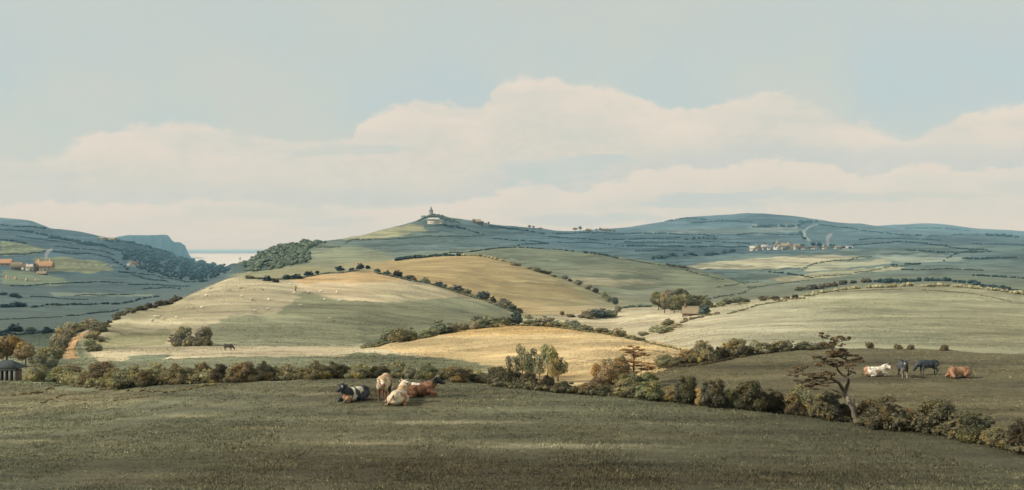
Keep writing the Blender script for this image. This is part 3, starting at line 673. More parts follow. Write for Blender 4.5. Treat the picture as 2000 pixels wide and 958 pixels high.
# meadow hedge: left part to the copse of tall trees
A = [(66,742,34,30,'ochre'),(88,746,60,60,'grey'),(142,730,58,26,'rust'),(128,748,58,34,'olive'),(165,752,44,32,'olive'),(192,752,66,46,'brown'),(222,756,44,40,'olive'),(250,758,72,46,'olive'),
     (282,756,44,36,'brown'),(302,750,50,42,'sage'),(328,750,36,34,'olive'),(350,750,58,42,'olive'),(376,747,40,30,'dark'),(396,747,44,40,'brown'),(418,748,34,30,'olive'),(432,747,40,38,'deep'),(455,747,34,28,'olive'),(474,747,56,44,'brown'),(490,745,34,28,'deep'),
     (516,744,44,40,'dark'),(542,743,34,28,'olive'),(566,742,56,32,'olive'),(592,741,34,26,'brown'),(620,741,50,38,'brown'),(658,740,48,36,'dark'),(680,738,34,24,'deep'),(699,739,46,30,'olive'),(722,738,30,20,'dark'),(741,739,40,28,'dark'),(772,739,44,28,'grey'),
     (802,740,36,26,'grey'),(834,741,46,34,'green'),(862,742,32,24,'green'),(894,745,58,32,'brown'),(930,748,38,22,'dark')]
row(A[:18], 'in the meadow hedge, shed end', 'bushes of the meadow hedge', 76, 132, 'near')
row(A[18:], 'in the meadow hedge, stretch behind the cattle', 'bushes of the meadow hedge', 70, 96, 'near')
B = [(966,752,58,38,'dark'),(1002,757,44,40,'deep'),(1035,760,42,36,'dark'),(1070,764,40,34,'deep'),(1106,768,42,26,'dark'),(1130,769,26,14,'deep'),(1151,771,40,24,'brown'),(1178,774,32,20,'dark'),(1222,776,60,38,'olive'),(1268,782,68,40,'olive'),
     (1310,785,44,34,'ochre'),(1342,790,54,58,'dark'),(1372,792,34,40,'ochre'),(1392,796,60,58,'dark'),(1430,798,44,44,'olive'),(1462,802,66,64,'dark'),(1505,806,56,48,'deep'),(1545,810,42,46,'brown'),(1562,808,70,58,'olive'),(1596,815,52,46,'brown'),(1622,818,58,58,'dark'),(1650,820,38,40,'deep'),
     (1700,828,50,52,'deep'),(1724,836,80,68,'dark'),(1770,840,52,44,'brown'),(1832,848,88,74,'dark'),(1790,842,44,30,'deep'),(1872,854,54,50,'deep'),(1910,864,76,60,'dark'),(1955,874,56,44,'brown'),(1992,884,72,74,'deep')]
row(B[:16], 'in the dark hedge left of the leaning thorn', 'bushes of the dark right-hand hedge', 56, 90, 'near')
row(B[16:], 'in the hedge round and beyond the leaning thorn', 'bushes of the dark right-hand hedge', 44, 62, 'near')
# low undergrowth filling the hedge foot
def hedge(pts, hpx, col, label, dmin, dmax=9000, dens=1.0, name='hedge', cat='hedge', group=None, gap=0.0, kind=None, wide=1.0, leaf=None):
    rg = np.random.default_rng(abs(hash((pts[0], pts[-1], hpx))) % 99999) if False else np.random.default_rng(int(pts[0][0] * 7 + pts[-1][1] * 13 + hpx * 5) % 99991)
    P = [ground_at(u, v, dmin, dmax) for u, v in pts]; parts = []
    for a, b in zip(P[:-1], P[1:]):
        Dm = (a.y + b.y) / 2; h0 = hpx * Dm / F; pxlen = abs(b.x / b.y - a.x / a.y) * F + abs(b.y - a.y) * 0.02
        n = max(2, int(pxlen / (hpx * 1.0) * dens))
        for k in range(n):
            q = (k + rg.random()) / n
            if rg.random() < gap: continue
            p = a.lerp(b, q); p.x += rg.normal() * h0 * .25; p.y += rg.normal() * h0 * .8 * wide
            z = float(height(p.x, p.y)); h = h0 * rg.uniform(.55, 1.15); w = h * rg.uniform(.8, 1.5)
            lob = [((p.x + rg.normal() * w * .35, p.y + rg.normal() * w * .35, z + h * rg.uniform(.3, .55)), (w * rg.uniform(.4, .6), w * rg.uniform(.4, .6), h * .48)) for _ in range(3)]
            nl = 60 if leaf is None else leaf
            parts += [leaves_on(lob, nl, h * (.17 if leaf is None else .11), rg), core3(lob, .85 if leaf is None else .55, rg, ICO1)]
    if not parts: return
    o = link(name, merge(name, parts, [LEAF]), color=PC[col])
    if kind == 'stuff': return prop(o, label, cat, None, 'stuff')
    return prop(o, label, cat, group)
hedge([(120,750),(170,754),(300,750),(420,746),(560,742),(740,737),(920,744),(961,749)], 24, 'olive', 'tangled olive growth filling the meadow hedge between its bushes', 70, 135, 1.5, 'hedge', 'hedge', leaf=260)
hedge([(960,754),(1060,762),(1180,772),(1300,782),(1400,791),(1500,802),(1600,815),(1655,822)], 24, 'dark', 'tangled brown growth filling the dark hedge left of the leaning thorn', 50, 90, 1.3, 'hedge', 'hedge', leaf=300)
hedge([(1690,829),(1800,841),(1900,862),(2010,887)], 42, 'dark', 'tangled brown growth filling the hedge right of the leaning thorn', 42, 60, 1.3, 'hedge', 'hedge', leaf=420)
hedge([(170,757),(300,753),(420,748),(560,744),(740,739),(920,746),(960,751)], 9, 'deep', 'low dark bramble filling the foot of the meadow hedge behind the cattle', 70, 135, 2.2, 'bramble', 'bramble', leaf=90)
hedge([(960,756),(1060,764),(1180,774),(1300,784),(1400,793),(1500,804),(1600,817),(1655,824)], 13, 'dark', 'low dark bramble along the hedge foot left of the leaning thorn', 50, 90, 2.4, 'bramble', 'bramble', leaf=110)
hedge([(1690,832),(1800,843),(1900,864),(2010,890)], 20, 'dark', 'low dark bramble along the hedge foot right of the leaning thorn', 42, 60, 2.4, 'bramble', 'bramble', leaf=140)
hedge([(250,765),(330,768),(430,752)], 5, 'brown', 'thin brown scrub in front of the meadow hedge', 60, 120, 1.6, 'scrub', 'scrub', gap=.3)
hedge([(20,775),(90,766),(130,752),(230,762)], 6, 'brown', 'brown scrub straggling up the rough bank near the shed', 60, 140, 1.5, 'scrub', 'scrub', gap=.35)
hedge([(80,790),(110,778),(130,772)], 4, 'brown', 'small brown scrub patch at the near end of the rough bank', 60, 140, 1.4, 'scrub', 'scrub', gap=.3)
hedge([(140,782),(220,784),(300,775)], 3, 'brown', 'thin dotted line of brown scrub on the meadow slope', 60, 140, 1.2, 'scrub', 'scrub', gap=.5)

# trees by the shed and along the lane
def single(u, v, w, h, c, kd, label, dmin, dmax=9000, lod='near', group=None, cat=None):
    p = ground_at(u, v, dmin, dmax); return plant(p, w * p.y / F, h * p.y / F, c, kd, lod, label, group, cat)
single(14, 722, 70, 66, 'rust', 'tree', 'rust and orange tree rising behind the shed at the picture edge', 150, 200)
single(50, 718, 44, 50, 'ochre', 'tree', 'ochre tree with forked dark trunk just right of the shed', 150, 200)
single(96, 722, 60, 46, 'olive', 'tree', 'domed olive tree between the ochre tree and the lane', 150, 200)
single(68, 712, 26, 24, 'grey', 'bush', 'grey bush peeping between the ochre tree and the domed olive tree', 170, 240, 'mid')
lane_l = [(150,643,48,24,'pale'),(140,652,38,28,'pale'),(176,642,38,22,'sage'),(124,670,36,38,'pale'),(112,686,34,34,'sage'),(124,684,18,26,'brown'),(136,660,24,26,'sage'),(116,702,26,18,'brown'),(158,648,24,12,'brown')]
lane_r = [(192,650,34,24,'grey'),(182,664,34,20,'sage'),(176,676,26,16,'sage'),(186,690,30,16,'grey'),(174,690,20,13,'sage'),(196,668,16,10,'brown'),(192,692,16,12,'brown')]
row(lane_l, 'on the left side of the orange lane', 'bushes along the lane', 205, 330)
row(lane_r, 'on the right side of the orange lane', 'bushes along the lane', 205, 330)
hedge([(196,650),(215,632),(240,617),(262,608)], 8, 'dark', 'dark hedge climbing the pale hill edge from the lane', 235, 330, 1.6)
hedge([(262,608),(300,602),(332,594),(352,584)], 10, 'deep', 'thick dark hedge on the rim of the pale hill above the blue valley', 280, 370, 1.6)
row([(345,676,36,27,'grey','bush'),(360,675,34,38,'grey','tree'),(374,676,32,28,'grey','bush'),(397,675,38,37,'grey','tree'),(352,674,28,30,'green','tree'),(386,676,24,20,'grey','bush'),(404,676,24,24,'green','bush')], 'in the small clump at the pale hill foot', 'clump of trees at the foot of the pale hill', 214, 260, 'mid', 'bush')
# dark trees left, beyond the lane
row([(31,648,30,16,'dblue'),(60,650,24,12,'blue'),(92,651,22,13,'dblue'),(113,651,20,12,'dblue'),(128,650,14,9,'dblue'),(8,652,26,8,'dblue')], 'in the blue row beside the lane', 'dark trees across the valley field', 300, 420, 'mid', 'tree')
hedge([(-20,655),(60,653),(132,652)], 5, 'dblue', 'low blue hedge under the row of dark valley trees', 300, 420, 1.6)
row([(6,577,16,7,'dblue'),(30,581,22,9,'dblue'),(8,601,20,8,'dblue'),(32,600,30,12,'dblue'),(48,598,12,6,'dblue'),(112,597,18,6,'brown'),(38,583,14,6,'dblue')], 'in the blue fields above the dark row', 'valley hedgerow trees', 500, 950, 'far', 'tree')
# hedge on the crest of the golden field
row([(722,678,32,10,'grey'),(740,674,26,12,'grey'),(766,668,52,30,'grey'),(788,668,52,34,'brown'),(806,662,24,18,'green'),(830,660,34,16,'green'),(848,656,24,16,'sage'),(862,652,52,28,'grey'),(884,650,32,22,'green'),(905,645,26,16,'grey'),(924,643,28,20,'sage'),(940,640,40,26,'grey'),(964,639,30,20,'green'),(986,636,34,22,'grey')],
    'on the golden field crest, left half', 'bushes on the golden field crest', 215, 300)
row([(1008,635,26,32,'blue'),(1034,636,28,14,'grey'),(1052,637,24,16,'green'),(1068,638,36,22,'grey'),(1086,639,26,16,'grey'),(1100,640,20,12,'sage'),(1118,642,36,20,'grey'),(1138,645,26,12,'grey'),(1150,648,22,12,'green'),(1176,652,32,14,'brown'),(1194,655,22,10,'green'),(1208,658,32,18,'sage'),(1234,663,22,10,'sage'),(1250,666,26,8,'green')],
    'on the golden field crest, right half', 'bushes on the golden field crest', 170, 300)
hedge([(704,682),(760,671),(830,657),(900,646),(960,640)], 5, 'green', 'low green hedge under the golden field bushes', 205, 300, 1.5)
hedge([(1000,636),(1080,639),(1160,650),(1250,666),(1330,684)], 4, 'green', 'thin green hedge bounding the golden field on the far right side', 160, 300, 1.5)
row([(1150,622,34,18,'grey'),(1172,621,44,22,'blue'),(1195,620,30,16,'grey'),(1098,616,10,9,'brown'),(1115,620,18,8,'brown'),(1206,610,14,16,'grey'),(1030,622,20,8,'sage')], 'in the dip behind the golden field', 'bushes in the dip behind the golden field', 310, 440, 'mid')
# hedge bounding the dark pasture
row([(1296,718,44,26,'olive'),(1322,716,32,20,'brown'),(1337,712,44,30,'gold'),(1360,710,40,32,'brown'),(1378,708,52,46,'olive'),(1396,705,28,24,'grey'),(1408,703,26,30,'deep'),(1420,700,34,32,'ochre'),(1440,697,54,38,'grey'),(1458,694,26,20,'green'),(1482,690,48,28,'sage'),(1502,688,26,16,'green'),(1520,686,36,22,'grey'),(1542,684,26,22,'grey'),(1560,683,24,14,'grey'),(1575,682,34,16,'grey'),(1602,681,36,14,'grey'),(1622,680,18,9,'green')],
    'in the hedge above the dark pasture', 'bushes of the hedge above the pasture', 90, 112, 'near')
hedge([(1290,722),(1350,716),(1410,706),(1480,692),(1540,685),(1620,681)], 6, 'deep', 'low dark undergrowth beneath the hedge above the pasture', 88, 112, 1.8, leaf=80)
row([(1696,681,18,14,'brown'),(1753,682,16,11,'brown'),(1779,683,17,10,'brown'),(1845,685,19,12,'brown')], 'alone on the pasture skyline', 'lone bushes on the pasture skyline', 98, 112, 'near')
# tall copse and mixed clump
row([(1002,742,38,52,'grey','tall'),(1020,742,44,72,'sage','tall'),(1038,744,44,66,'grey','tall'),(1054,744,34,62,'sage','tall'),(1070,745,50,80,'sage','tall'),(1090,746,48,64,'grey','tall'),(1082,748,34,50,'ochre','tall')],
    'in the tall feathery copse', 'tall copse before the golden field', 92, 125, 'near')
row([(1178,762,54,62,'ochre'),(1190,756,50,66,'sage'),(1206,760,56,58,'ochre'),(1215,752,44,60,'grey'),(1168,764,36,30,'brown'),(1232,762,50,40,'olive'),(1262,758,60,34,'green')], 'in the clump round the russet pine', 'mixed clump round the russet pine', 76, 110, 'near')
# far side of the pale valley: clump with barn
row([(1286,606,34,36,'green','tree'),(1298,612,36,40,'grey','tree'),(1308,602,32,36,'grey','tree'),(1317,612,32,36,'green','tree'),(1328,602,36,38,'dark','tree'),(1337,608,36,34,'grey','tree'),(1300,604,44,26,'grey'),(1322,606,44,26,'green'),(1356,604,40,30,'green'),(1372,603,36,28,'green'),(1346,600,30,28,'dark'),(1384,600,18,14,'brown')], 'in the dark clump behind the thatched barn', 'clump behind the thatched barn', 330, 480, 'mid')
single(1375, 616, 24, 24, 'blue', 'bush', 'blue green tree beside the white gable of the barn', 300, 380, 'mid')
row([(1292,652,34,18,'sage'),(1278,650,26,14,'sage'),(1308,636,32,14,'olive'),(1256,656,26,9,'sage'),(1322,640,26,9,'sage'),(1306,646,20,8,'green')], 'strung across the pale slope below the barn', 'bushes below the barn', 215, 330, 'mid')
hedge([(1325,634),(1350,624),(1375,618),(1400,614)], 5, 'brown', 'low brown hedge in front of the thatched barn', 240, 400, 1.4)
row([(1406,598,22,10,'sage'),(1420,595,26,13,'green'),(1438,592,32,16,'grey'),(1456,591,20,9,'green'),(1492,588,28,12,'brown'),(1514,587,22,10,'dark'),(1552,584,14,10,'dark'),(1536,585,16,7,'brown')], 'in the hedge right of the barn clump', 'hedge bushes right of the barn', 350, 520, 'mid')
hedge([(1395,602),(1450,593),(1520,588),(1570,584)], 4, 'brown', 'thin brown hedge from the barn clump to the pale knoll', 350, 520, 1.5)
hedge([(1420,614),(1450,607),(1500,594),(1540,588)], 3, 'green', 'thin green hedge below the barn hedge', 300, 420, 1.4)
hedge([(1208,606),(1230,601),(1270,600)], 5, 'teal', 'dark hedge at the head of the pale valley field', 400, 520, 1.5)
# hedge from the knoll down between the cream hill and the tan hill
row([(484,544,14,7,'olive'),(492,545,10,7,'brown'),(506,546,5,5,'brown'),(521,549,17,11,'dblue'),(537,552,16,10,'deep'),(561,546,22,10,'dblue'),(580,545,24,10,'dblue'),(604,540,21,11,'dblue'),(620,536,10,8,'dblue'),(662,530,22,11,'dblue'),(687,529,11,7,'dblue'),(703,526,16,12,'dblue'),(718,524,12,9,'dblue')], 'on the cream hill crest', 'bushes on the cream hill crest', 385, 520, 'mid')
row([(737,533,15,9,'teal'),(755,537,16,9,'teal'),(777,542,24,15,'deep'),(800,546,24,10,'blue'),(808,548,12,8,'brown'),(832,553,18,12,'olive'),(856,559,18,10,'blue'),(866,562,16,9,'teal'),(891,568,26,12,'blue'),(914,574,24,10,'grey'),(944,584,30,17,'blue'),(962,591,14,13,'deep'),(985,600,30,18,'grey'),(1001,607,18,14,'blue'),(1014,612,14,12,'deep')], 'in the hedge between cream and tan hills', 'hedge between the cream and tan hills', 380, 480, 'mid')
hedge([(480,545),(560,546),(620,538),(700,529)], 3, 'teal', 'thin hedge along the crest of the cream hill', 385, 480, 1.5)
hedge([(730,533),(800,549),(870,564),(940,586),(1010,612)], 4, 'teal', 'low hedge running down between the cream and tan hills', 380, 480, 1.5)
row([(1003,519,14,7,'sage'),(1013,520,14,7,'grey'),(1034,526,14,6,'sage'),(1048,531,18,9,'green'),(1060,534,16,7,'brown'),(1070,536,18,8,'brown'),(1082,541,12,5,'brown'),(1103,545,14,9,'grey'),(1113,550,10,6,'deep'),(1130,558,22,12,'grey'),(1150,566,16,12,'grey'),(1163,572,14,10,'deep'),(1179,582,18,13,'grey'),(1190,590,14,12,'grey'),(1201,597,14,16,'blue')], 'on the right flank of the tan hill', 'hedge on the tan hill flank', 500, 640, 'mid')
hedge([(775,510),(800,506),(850,502),(900,500)], 7, 'dblue', 'blue green hedge on the brow of the tan hill', 560, 720, 1.7)
hedge([(900,500),(950,503),(1000,515)], 5, 'sage', 'pale hedge on the right brow of the tan hill', 560, 720, 1.5)
# knoll wood and valley woods: masses no one could count
def wood(poly, n, hpx, col, label, dmin, dmax, seed):
    rg = np.random.default_rng(seed); us = [p[0] for p in poly]; vs = [p[1] for p in poly]; parts = []; k = 0; tries = 0
    while k < n and tries < n * 20:
        tries += 1; u = rg.uniform(min(us), max(us)); v = rg.uniform(min(vs), max(vs))
        if not inpoly(np.array([u]), np.array([v]), poly)[0]: continue
        p = ground_at(u, v, dmin, dmax); h = hpx * p.y / F * rg.uniform(.6, 1.2); w = h * rg.uniform(.9, 1.5)
        lob = [((p.x + rg.normal()*w*.3, p.y + rg.normal()*w*.3, p.z + h*rg.uniform(.35,.6)), (w*.5, w*.5, h*.45)) for _ in range(2)]
        parts += [leaves_on(lob, 40, h*.15, rg), core3(lob, .88, rg)]; k += 1
    return prop(link('woodland', merge('woodland', parts, [LEAF]), color=PC[col]), label, 'woodland', None, 'stuff')
wood([(478,516),(500,502),(520,492),(545,482),(600,474),(640,474),(604,486),(602,512),(560,522),(520,530),(470,532)], 420, 7, 'teal', 'dark green wood covering the left shoulder of the church hill', 640, 1300, 1)
wood([(250,490),(300,492),(360,505),(410,515),(452,523),(440,535),(400,552),(340,545),(280,530),(240,510)], 520, 5, 'fblue', 'deep blue wood filling the valley where it meets the sea', 800, 6000, 2)
wood([(812,434),(822,428),(832,422),(845,419),(862,422),(880,429),(895,434),(900,438),(870,433),(830,433)], 130, 3.2, 'teal', 'dark trees clothing the conical knoll under the hilltop temple', 1900, 2150, 3)
FH = [
 ([(0,440),(30,444),(88,448)],3.5,'fblue','dark hedge just below the left skyline',2000,3200),([(0,450),(70,455)],3,'fblue','second dark hedge under the left skyline',1800,3200),
 ([(40,452),(130,468),(200,480)],4,'fblue','long dark hedge slanting down the left blue hill',1700,3200),([(95,465),(160,476),(236,492),(250,503)],4.5,'fblue','bushy blue hedge slanting towards the lone cottage',1500,3200),
 ([(150,477),(215,487),(300,494)],3.5,'fblue','blue hedge above the lone cottage',1500,3600),([(110,482),(180,489),(222,499)],3,'fblue','short blue hedge over the striped field',1300,3000),
 ([(215,505),(240,520),(252,530)],5,'fblue','dark hedge dropping beside the lone cottage',1000,2500),([(200,470),(245,474),(290,484),(340,498)],4,'fblue','blue hedge along the left hill top towards the headland',2000,4500),
 ([(230,532),(300,538),(380,552)],2.5,'fblue','thin blue hedge below the lone cottage',900,2500),([(150,578),(210,577),(262,575)],2,'dblue','thin dark hedge across the mid valley field',600,1500),
 ([(60,602),(140,596),(230,595),(262,590)],4,'dblue','dark hedge crossing the valley floor',450,1200),([(262,590),(290,582),(312,580)],4,'dblue','dark hedge bending up from the valley floor',450,1200),
 ([(280,566),(320,562),(352,565)],2.5,'fblue','short hedge above the rim hedge of the pale hill',600,1600),([(20,560),(90,556),(160,553),(240,553)],2.5,'dblue','hedge below the hay cocks field',600,1500),
 ([(0,498),(50,498),(92,490)],2.5,'dblue','hedge under the green striped field',900,2200),([(0,470),(30,472),(50,478)],4,'fblue','bushy hedge topping the green striped field',1200,2400),
 ([(600,474),(680,472),(780,467),(900,463),(946,460)],2.5,'teal','long hedge under the yellow field of the church hill',900,1900),([(600,486),(640,484),(664,483)],2.5,'teal','short hedge right of the hilltop wood',800,1500),
 ([(866,440),(910,449),(945,459)],3.5,'fblue','dark hedge falling right from the white house',1500,2400),([(955,442),(1000,448),(1062,458)],3.5,'fblue','blue hedge under the hilltop farm',1500,2800),
 ([(880,495),(940,490),(1000,484)],3,'dblue','hedge on the brow left of the green hill',820,1100),([(1000,484),(1060,487),(1120,492)],2.5,'dblue','hedge along the top of the green hill',820,1100),
 ([(960,468),(1040,472),(1070,476),(1010,481)],2.5,'fblue','forked blue hedge behind the green hill',1000,2200),([(1140,495),(1180,499),(1205,506)],4,'dblue','dark bushes on the right brow of the green hill',820,1100),
 ([(1220,507),(1290,519),(1345,530),(1412,547)],2.8,'teal','hedge descending the right edge of the green hill',700,1100),([(1300,518),(1320,522),(1345,526)],4.5,'deep','thicker bushes midway down the green hill edge',700,1100),
 ([(1425,544),(1445,552),(1460,558)],2.5,'teal','short hedge at the foot of the green hill edge',600,1000),([(1272,507),(1320,501),(1400,498),(1440,492)],7,'fblue','deep blue wood belt left of the white village',1000,1900),
 ([(1080,457),(1180,456),(1300,456),(1400,464)],2.5,'fblue','long blue hedge under the central skyline',1500,3300),([(1180,468),(1290,467),(1330,465)],2.5,'fblue','blue hedge in the upper central valley',1400,3000),
 ([(1340,470),(1372,466),(1400,468)],4.5,'fblue','dark thicket in the upper central valley',1400,3000),([(1200,482),(1260,482),(1335,482)],2.8,'fblue','blue hedge in the lower central valley',1200,2400),
 ([(1350,484),(1400,482),(1460,483)],2.8,'fblue','blue hedge leading to the white village',1200,2400),([(1090,474),(1150,475),(1190,478)],2.2,'fblue','short blue hedge behind the green hill crest',1200,2400),
 ([(1240,492),(1290,489),(1335,490)],2.2,'fblue','low blue hedge above the deep blue wood belt',1100,2400),
 ([(1300,430),(1340,427),(1380,430)],2.5,'fblue','hedge on the left shoulder of the far blue down',4000,5000),([(1350,436),(1420,433),(1470,435)],2.5,'fblue','second hedge on the far blue down',4000,5000),
 ([(1470,446),(1500,444),(1512,444)],6,'fblue','dark tree belt on the far down, left piece',2600,4800),([(1516,444),(1540,443),(1562,442)],7,'fblue','dark tree belt on the far down, right piece',2600,4800),
 ([(1563,438),(1585,434),(1600,434)],6,'fblue','dark trees at the top of the far lane',3500,4800),([(1568,445),(1562,455),(1572,470)],4,'fblue','dark hedge beside the far winding lane',1900,3600),
 ([(1440,460),(1500,458),(1565,459)],2.5,'fblue','hedge under the far pale field',2000,3600),([(1600,440),(1660,447),(1720,455),(1800,462)],3,'fblue','long dark hedge down the right side of the far down',2600,4800),
 ([(1662,480),(1720,476),(1760,473),(1800,476)],3,'dblue','hedge rising right of the village smoke',1500,2600),([(1800,476),(1880,487),(1930,490)],3.5,'dblue','hedge falling right across the blue plain',1400,2600),
 ([(1765,489),(1800,491),(1850,494)],4,'dblue','bushes on the pale green field right of the village',1200,2400),([(1850,494),(1900,494),(1935,492)],2.5,'dblue','thin hedge right of the pale green field bushes',1200,2400),
 ([(1500,532),(1545,537),(1582,543)],3.5,'dblue','dark hedge edging the long cream field',700,1100),([(1582,543),(1660,537),(1740,522),(1770,518)],2.5,'teal','thin hedge climbing right from the cream field corner',750,1300),
 ([(1740,520),(1775,517),(1800,517)],4.5,'dblue','bushes on the rise behind the pale knoll',900,1300),([(1565,530),(1592,516),(1640,510),(1700,503)],3,'teal','curving hedge round the cream field',850,1600),
 ([(1845,512),(1862,498),(1905,491)],2.8,'dblue','slanting hedge on the right blue plain',1000,2200),([(1880,506),(1940,505),(1985,505)],4,'dblue','low hedge near the right picture edge',1000,2200),
 ([(1545,577),(1600,565),(1640,557),(1700,552)],9,'deep','thick dark hedge climbing behind the pale knoll',640,900),([(1700,552),(1790,550),(1870,552),(1915,560)],9,'dblue','thick dark hedge along the back of the pale knoll',640,900),
 ([(1915,560),(1960,566),(2010,576)],8,'dblue','blue green hedge falling behind the right end of the pale knoll',560,900),
 ([(1570,580),(1610,572),(1680,564),(1760,561)],7,'pale','pale bushes on the left brow of the knoll',385,430),([(1760,560),(1850,560),(1940,568),(2010,576)],7,'pale','pale bushes on the right brow of the knoll',385,430),
 ([(1635,571),(1700,568),(1760,566)],1.6,'brown','thin dark fence hedge left on the knoll',340,430),([(1800,567),(1880,572),(1940,582),(1975,590)],1.8,'brown','thin dark fence hedge bending down the knoll',320,430),
 ([(1770,448),(1830,447),(1895,452)],2.5,'fblue','hedge on the faint outer ridge at right',4500,7600),([(1810,465),(1860,461),(1910,459)],2.2,'fblue','thin hedge beneath the outer ridge',2600,5000),
 ([(1930,461),(1955,462),(1975,463),(1990,465)],5,'dblue','scattered dark trees on the right skyline',2600,5000),([(1480,550),(1440,556),(1400,562)],2.5,'teal','hedge across the green field above the barn',550,900),
 ([(1380,585),(1440,576),(1480,560)],3.2,'teal','hedge rising from the barn clump to the cream field',480,900),([(1460,562),(1520,556),(1580,548)],2.4,'teal','thin hedge below the cream field',600,900),
 ([(30,462),(90,470),(140,477)],2.5,'fblue','thin blue hedge high on the left hill above the village',1500,3000),([(100,492),(150,497),(215,504)],2.5,'fblue','thin blue hedge over the farmhouse smoke',1200,2600),
 ([(240,498),(300,505),(350,512)],3,'fblue','blue hedge crossing the upper valley wood',1500,4500),([(250,532),(280,545),(330,552)],3,'fblue','blue hedge under the valley wood',900,2600),
 ([(60,580),(110,583),(170,586)],2,'dblue','thin hedge in the lower valley, village side',500,1300),([(130,618),(190,612),(235,606)],3,'dblue','dark hedge low in the valley beside the pale hill',420,900),
 ([(0,625),(60,622),(120,620)],2,'dblue','thin hedge above the dark valley tree row',400,900),([(250,556),(310,556),(370,560)],2.2,'fblue','thin blue hedge near the rim of the pale hill',700,2200),
 ([(1060,462),(1120,466),(1170,470)],2.2,'fblue','slanting blue hedge left in the central valley',1300,3000),([(1220,474),(1300,474),(1370,476)],2.4,'fblue','long blue hedge midway up the central valley',1300,2800),
 ([(1380,473),(1430,475),(1466,478)],2.4,'fblue','blue hedge just left of the pale village',1300,2800),([(1680,470),(1760,467),(1840,470)],2.4,'fblue','blue hedge above the right-hand blue plain',1900,3600),
 ([(1900,476),(1950,478),(2005,480)],2.4,'fblue','blue hedge under the right-hand skyline trees',1900,3600),([(1760,528),(1840,526),(1920,529)],2.4,'dblue','thin hedge over the back of the pale knoll',850,1500),
 ([(1900,540),(1960,542),(2005,545)],4,'dblue','dark hedge right of the knoll at the picture edge',700,1300),
]
for P, h, c, lb, a, b in FH: hedge(P, h, c, lb, a, b, 1.25, gap=.12)

# leaning thorn tree
def px_part(u0, v0, D, pts, z0):
    """points given in the photograph's pixels about the foot (u0, v0) -> metres about the foot."""
    k = D / F; return [((u - u0) * k, dy, (v0 - v) * k) for u, v, dy in pts]
def thorn():
    u0, v0 = 1673, 826; p = ground_at(u0, v0, 48, 60); D = p.y; k = D / F
    Z = lambda x, y: (1500 + x / 4.79, 640 + y / 4.79)
    def br(pts, r0, r1, ph=0):
        q = []
        for i, (x, y) in enumerate(pts):
            u, v = Z(x, y); q.append(((u-u0)*k, .25*math.sin(ph + i*1.3) * min(1, i*.5), (v0-v)*k))
        n = len(q); return tube(q, [r0 + (r1-r0)*i/(n-1) for i in range(n)], 7)
    e = link('thorn_tree', None, loc=p)
    prop(e, 'wind-bent thorn with leaning bare trunk and ragged brown branches in the dark hedge', 'tree')
    tk = br([(858,920),(842,870),(822,820),(795,760),(760,700),(735,650),(716,610)], .24, .11, 0) + br([(850,900),(890,880),(915,905)], .12, .05) + br([(845,890),(805,905),(780,915)], .12, .04)
    link('trunk', merge('thorn_trunk', tk, [PALEBARK]), e)
    limbs = [([(716,612),(745,560),(760,515),(738,465)],.10,.07),([(738,465),(770,440),(800,412)],.05,.015),([(738,465),(760,420),(742,375)],.045,.015),([(716,612),(690,565),(650,515),(600,485),(545,470)],.10,.05),
             ([(545,470),(470,470),(390,492),(300,505)],.05,.015),([(600,485),(580,440),(560,420),(480,430),(400,440)],.05,.015),([(722,650),(700,615),(640,600),(605,585)],.06,.02),
             ([(738,465),(690,440),(665,405),(655,370),(700,340),(725,300)],.06,.04),([(725,300),(745,250),(740,220),(700,205)],.04,.02),([(655,370),(600,350),(540,340),(440,350)],.035,.012),
             ([(725,300),(660,270),(590,270),(500,285),(420,280)],.04,.012),([(745,250),(640,240),(600,215),(560,180),(530,150),(510,80)],.03,.01),([(600,215),(640,150),(700,115),(740,100)],.025,.008),
             ([(725,300),(780,310),(830,290),(860,280)],.03,.01),([(400,440),(320,430),(250,450),(200,460)],.03,.01),([(320,430),(340,390),(360,375)],.015,.006),([(250,450),(270,400),(280,375)],.015,.006),([(650,515),(560,520),(480,540),(380,548)],.03,.008),([(790,750),(820,700),(812,660)],.03,.01)]
    lm = []
    for i, (pts, a, b) in enumerate(limbs): lm += br(pts, a * 1.1, b, i * .7)
    link('branches', merge('thorn_branches', lm, [BARK]), e)
    fol = [(505,68,80,26),(530,90,60,20),(640,100,90,26),(700,98,80,34),(728,92,50,30),(600,160,130,26),(660,150,90,24),(530,170,70,24),(690,240,130,40),(735,215,60,40),(600,255,190,36),(640,275,180,30),(450,275,90,26),(430,290,60,20),(820,285,90,44),(800,310,90,40),(560,310,130,22),(700,330,130,36),(620,350,120,30),
           (480,340,110,22),(270,385,110,26),(342,380,44,30),(230,415,80,20),(220,450,80,26),(340,440,100,24),(420,445,110,36),(520,425,140,30),(590,430,90,34),(470,470,180,30),(540,475,130,30),(300,500,130,22),(420,495,110,26),(520,505,80,20),(400,545,140,12),(465,535,60,18),(790,410,30,22),(745,375,30,24)]
    rg = np.random.default_rng(4); L = []
    for x, y, w, h in fol:
        u, v = Z(x, y); w /= 4.79; h /= 4.79
        for _ in range(4):
            L.append((((u-u0+rg.normal()*w*.22)*k, rg.normal()*.45, (v0-v+rg.normal()*h*.3)*k), (w*.26*k, w*.20*k, h*.20*k)))
    link('foliage', merge('thorn_foliage', [leaves_on(L, 8500, .060, rg, flat=.8)], [LEAF]), e, color=(.145,.108,.070))
thorn()
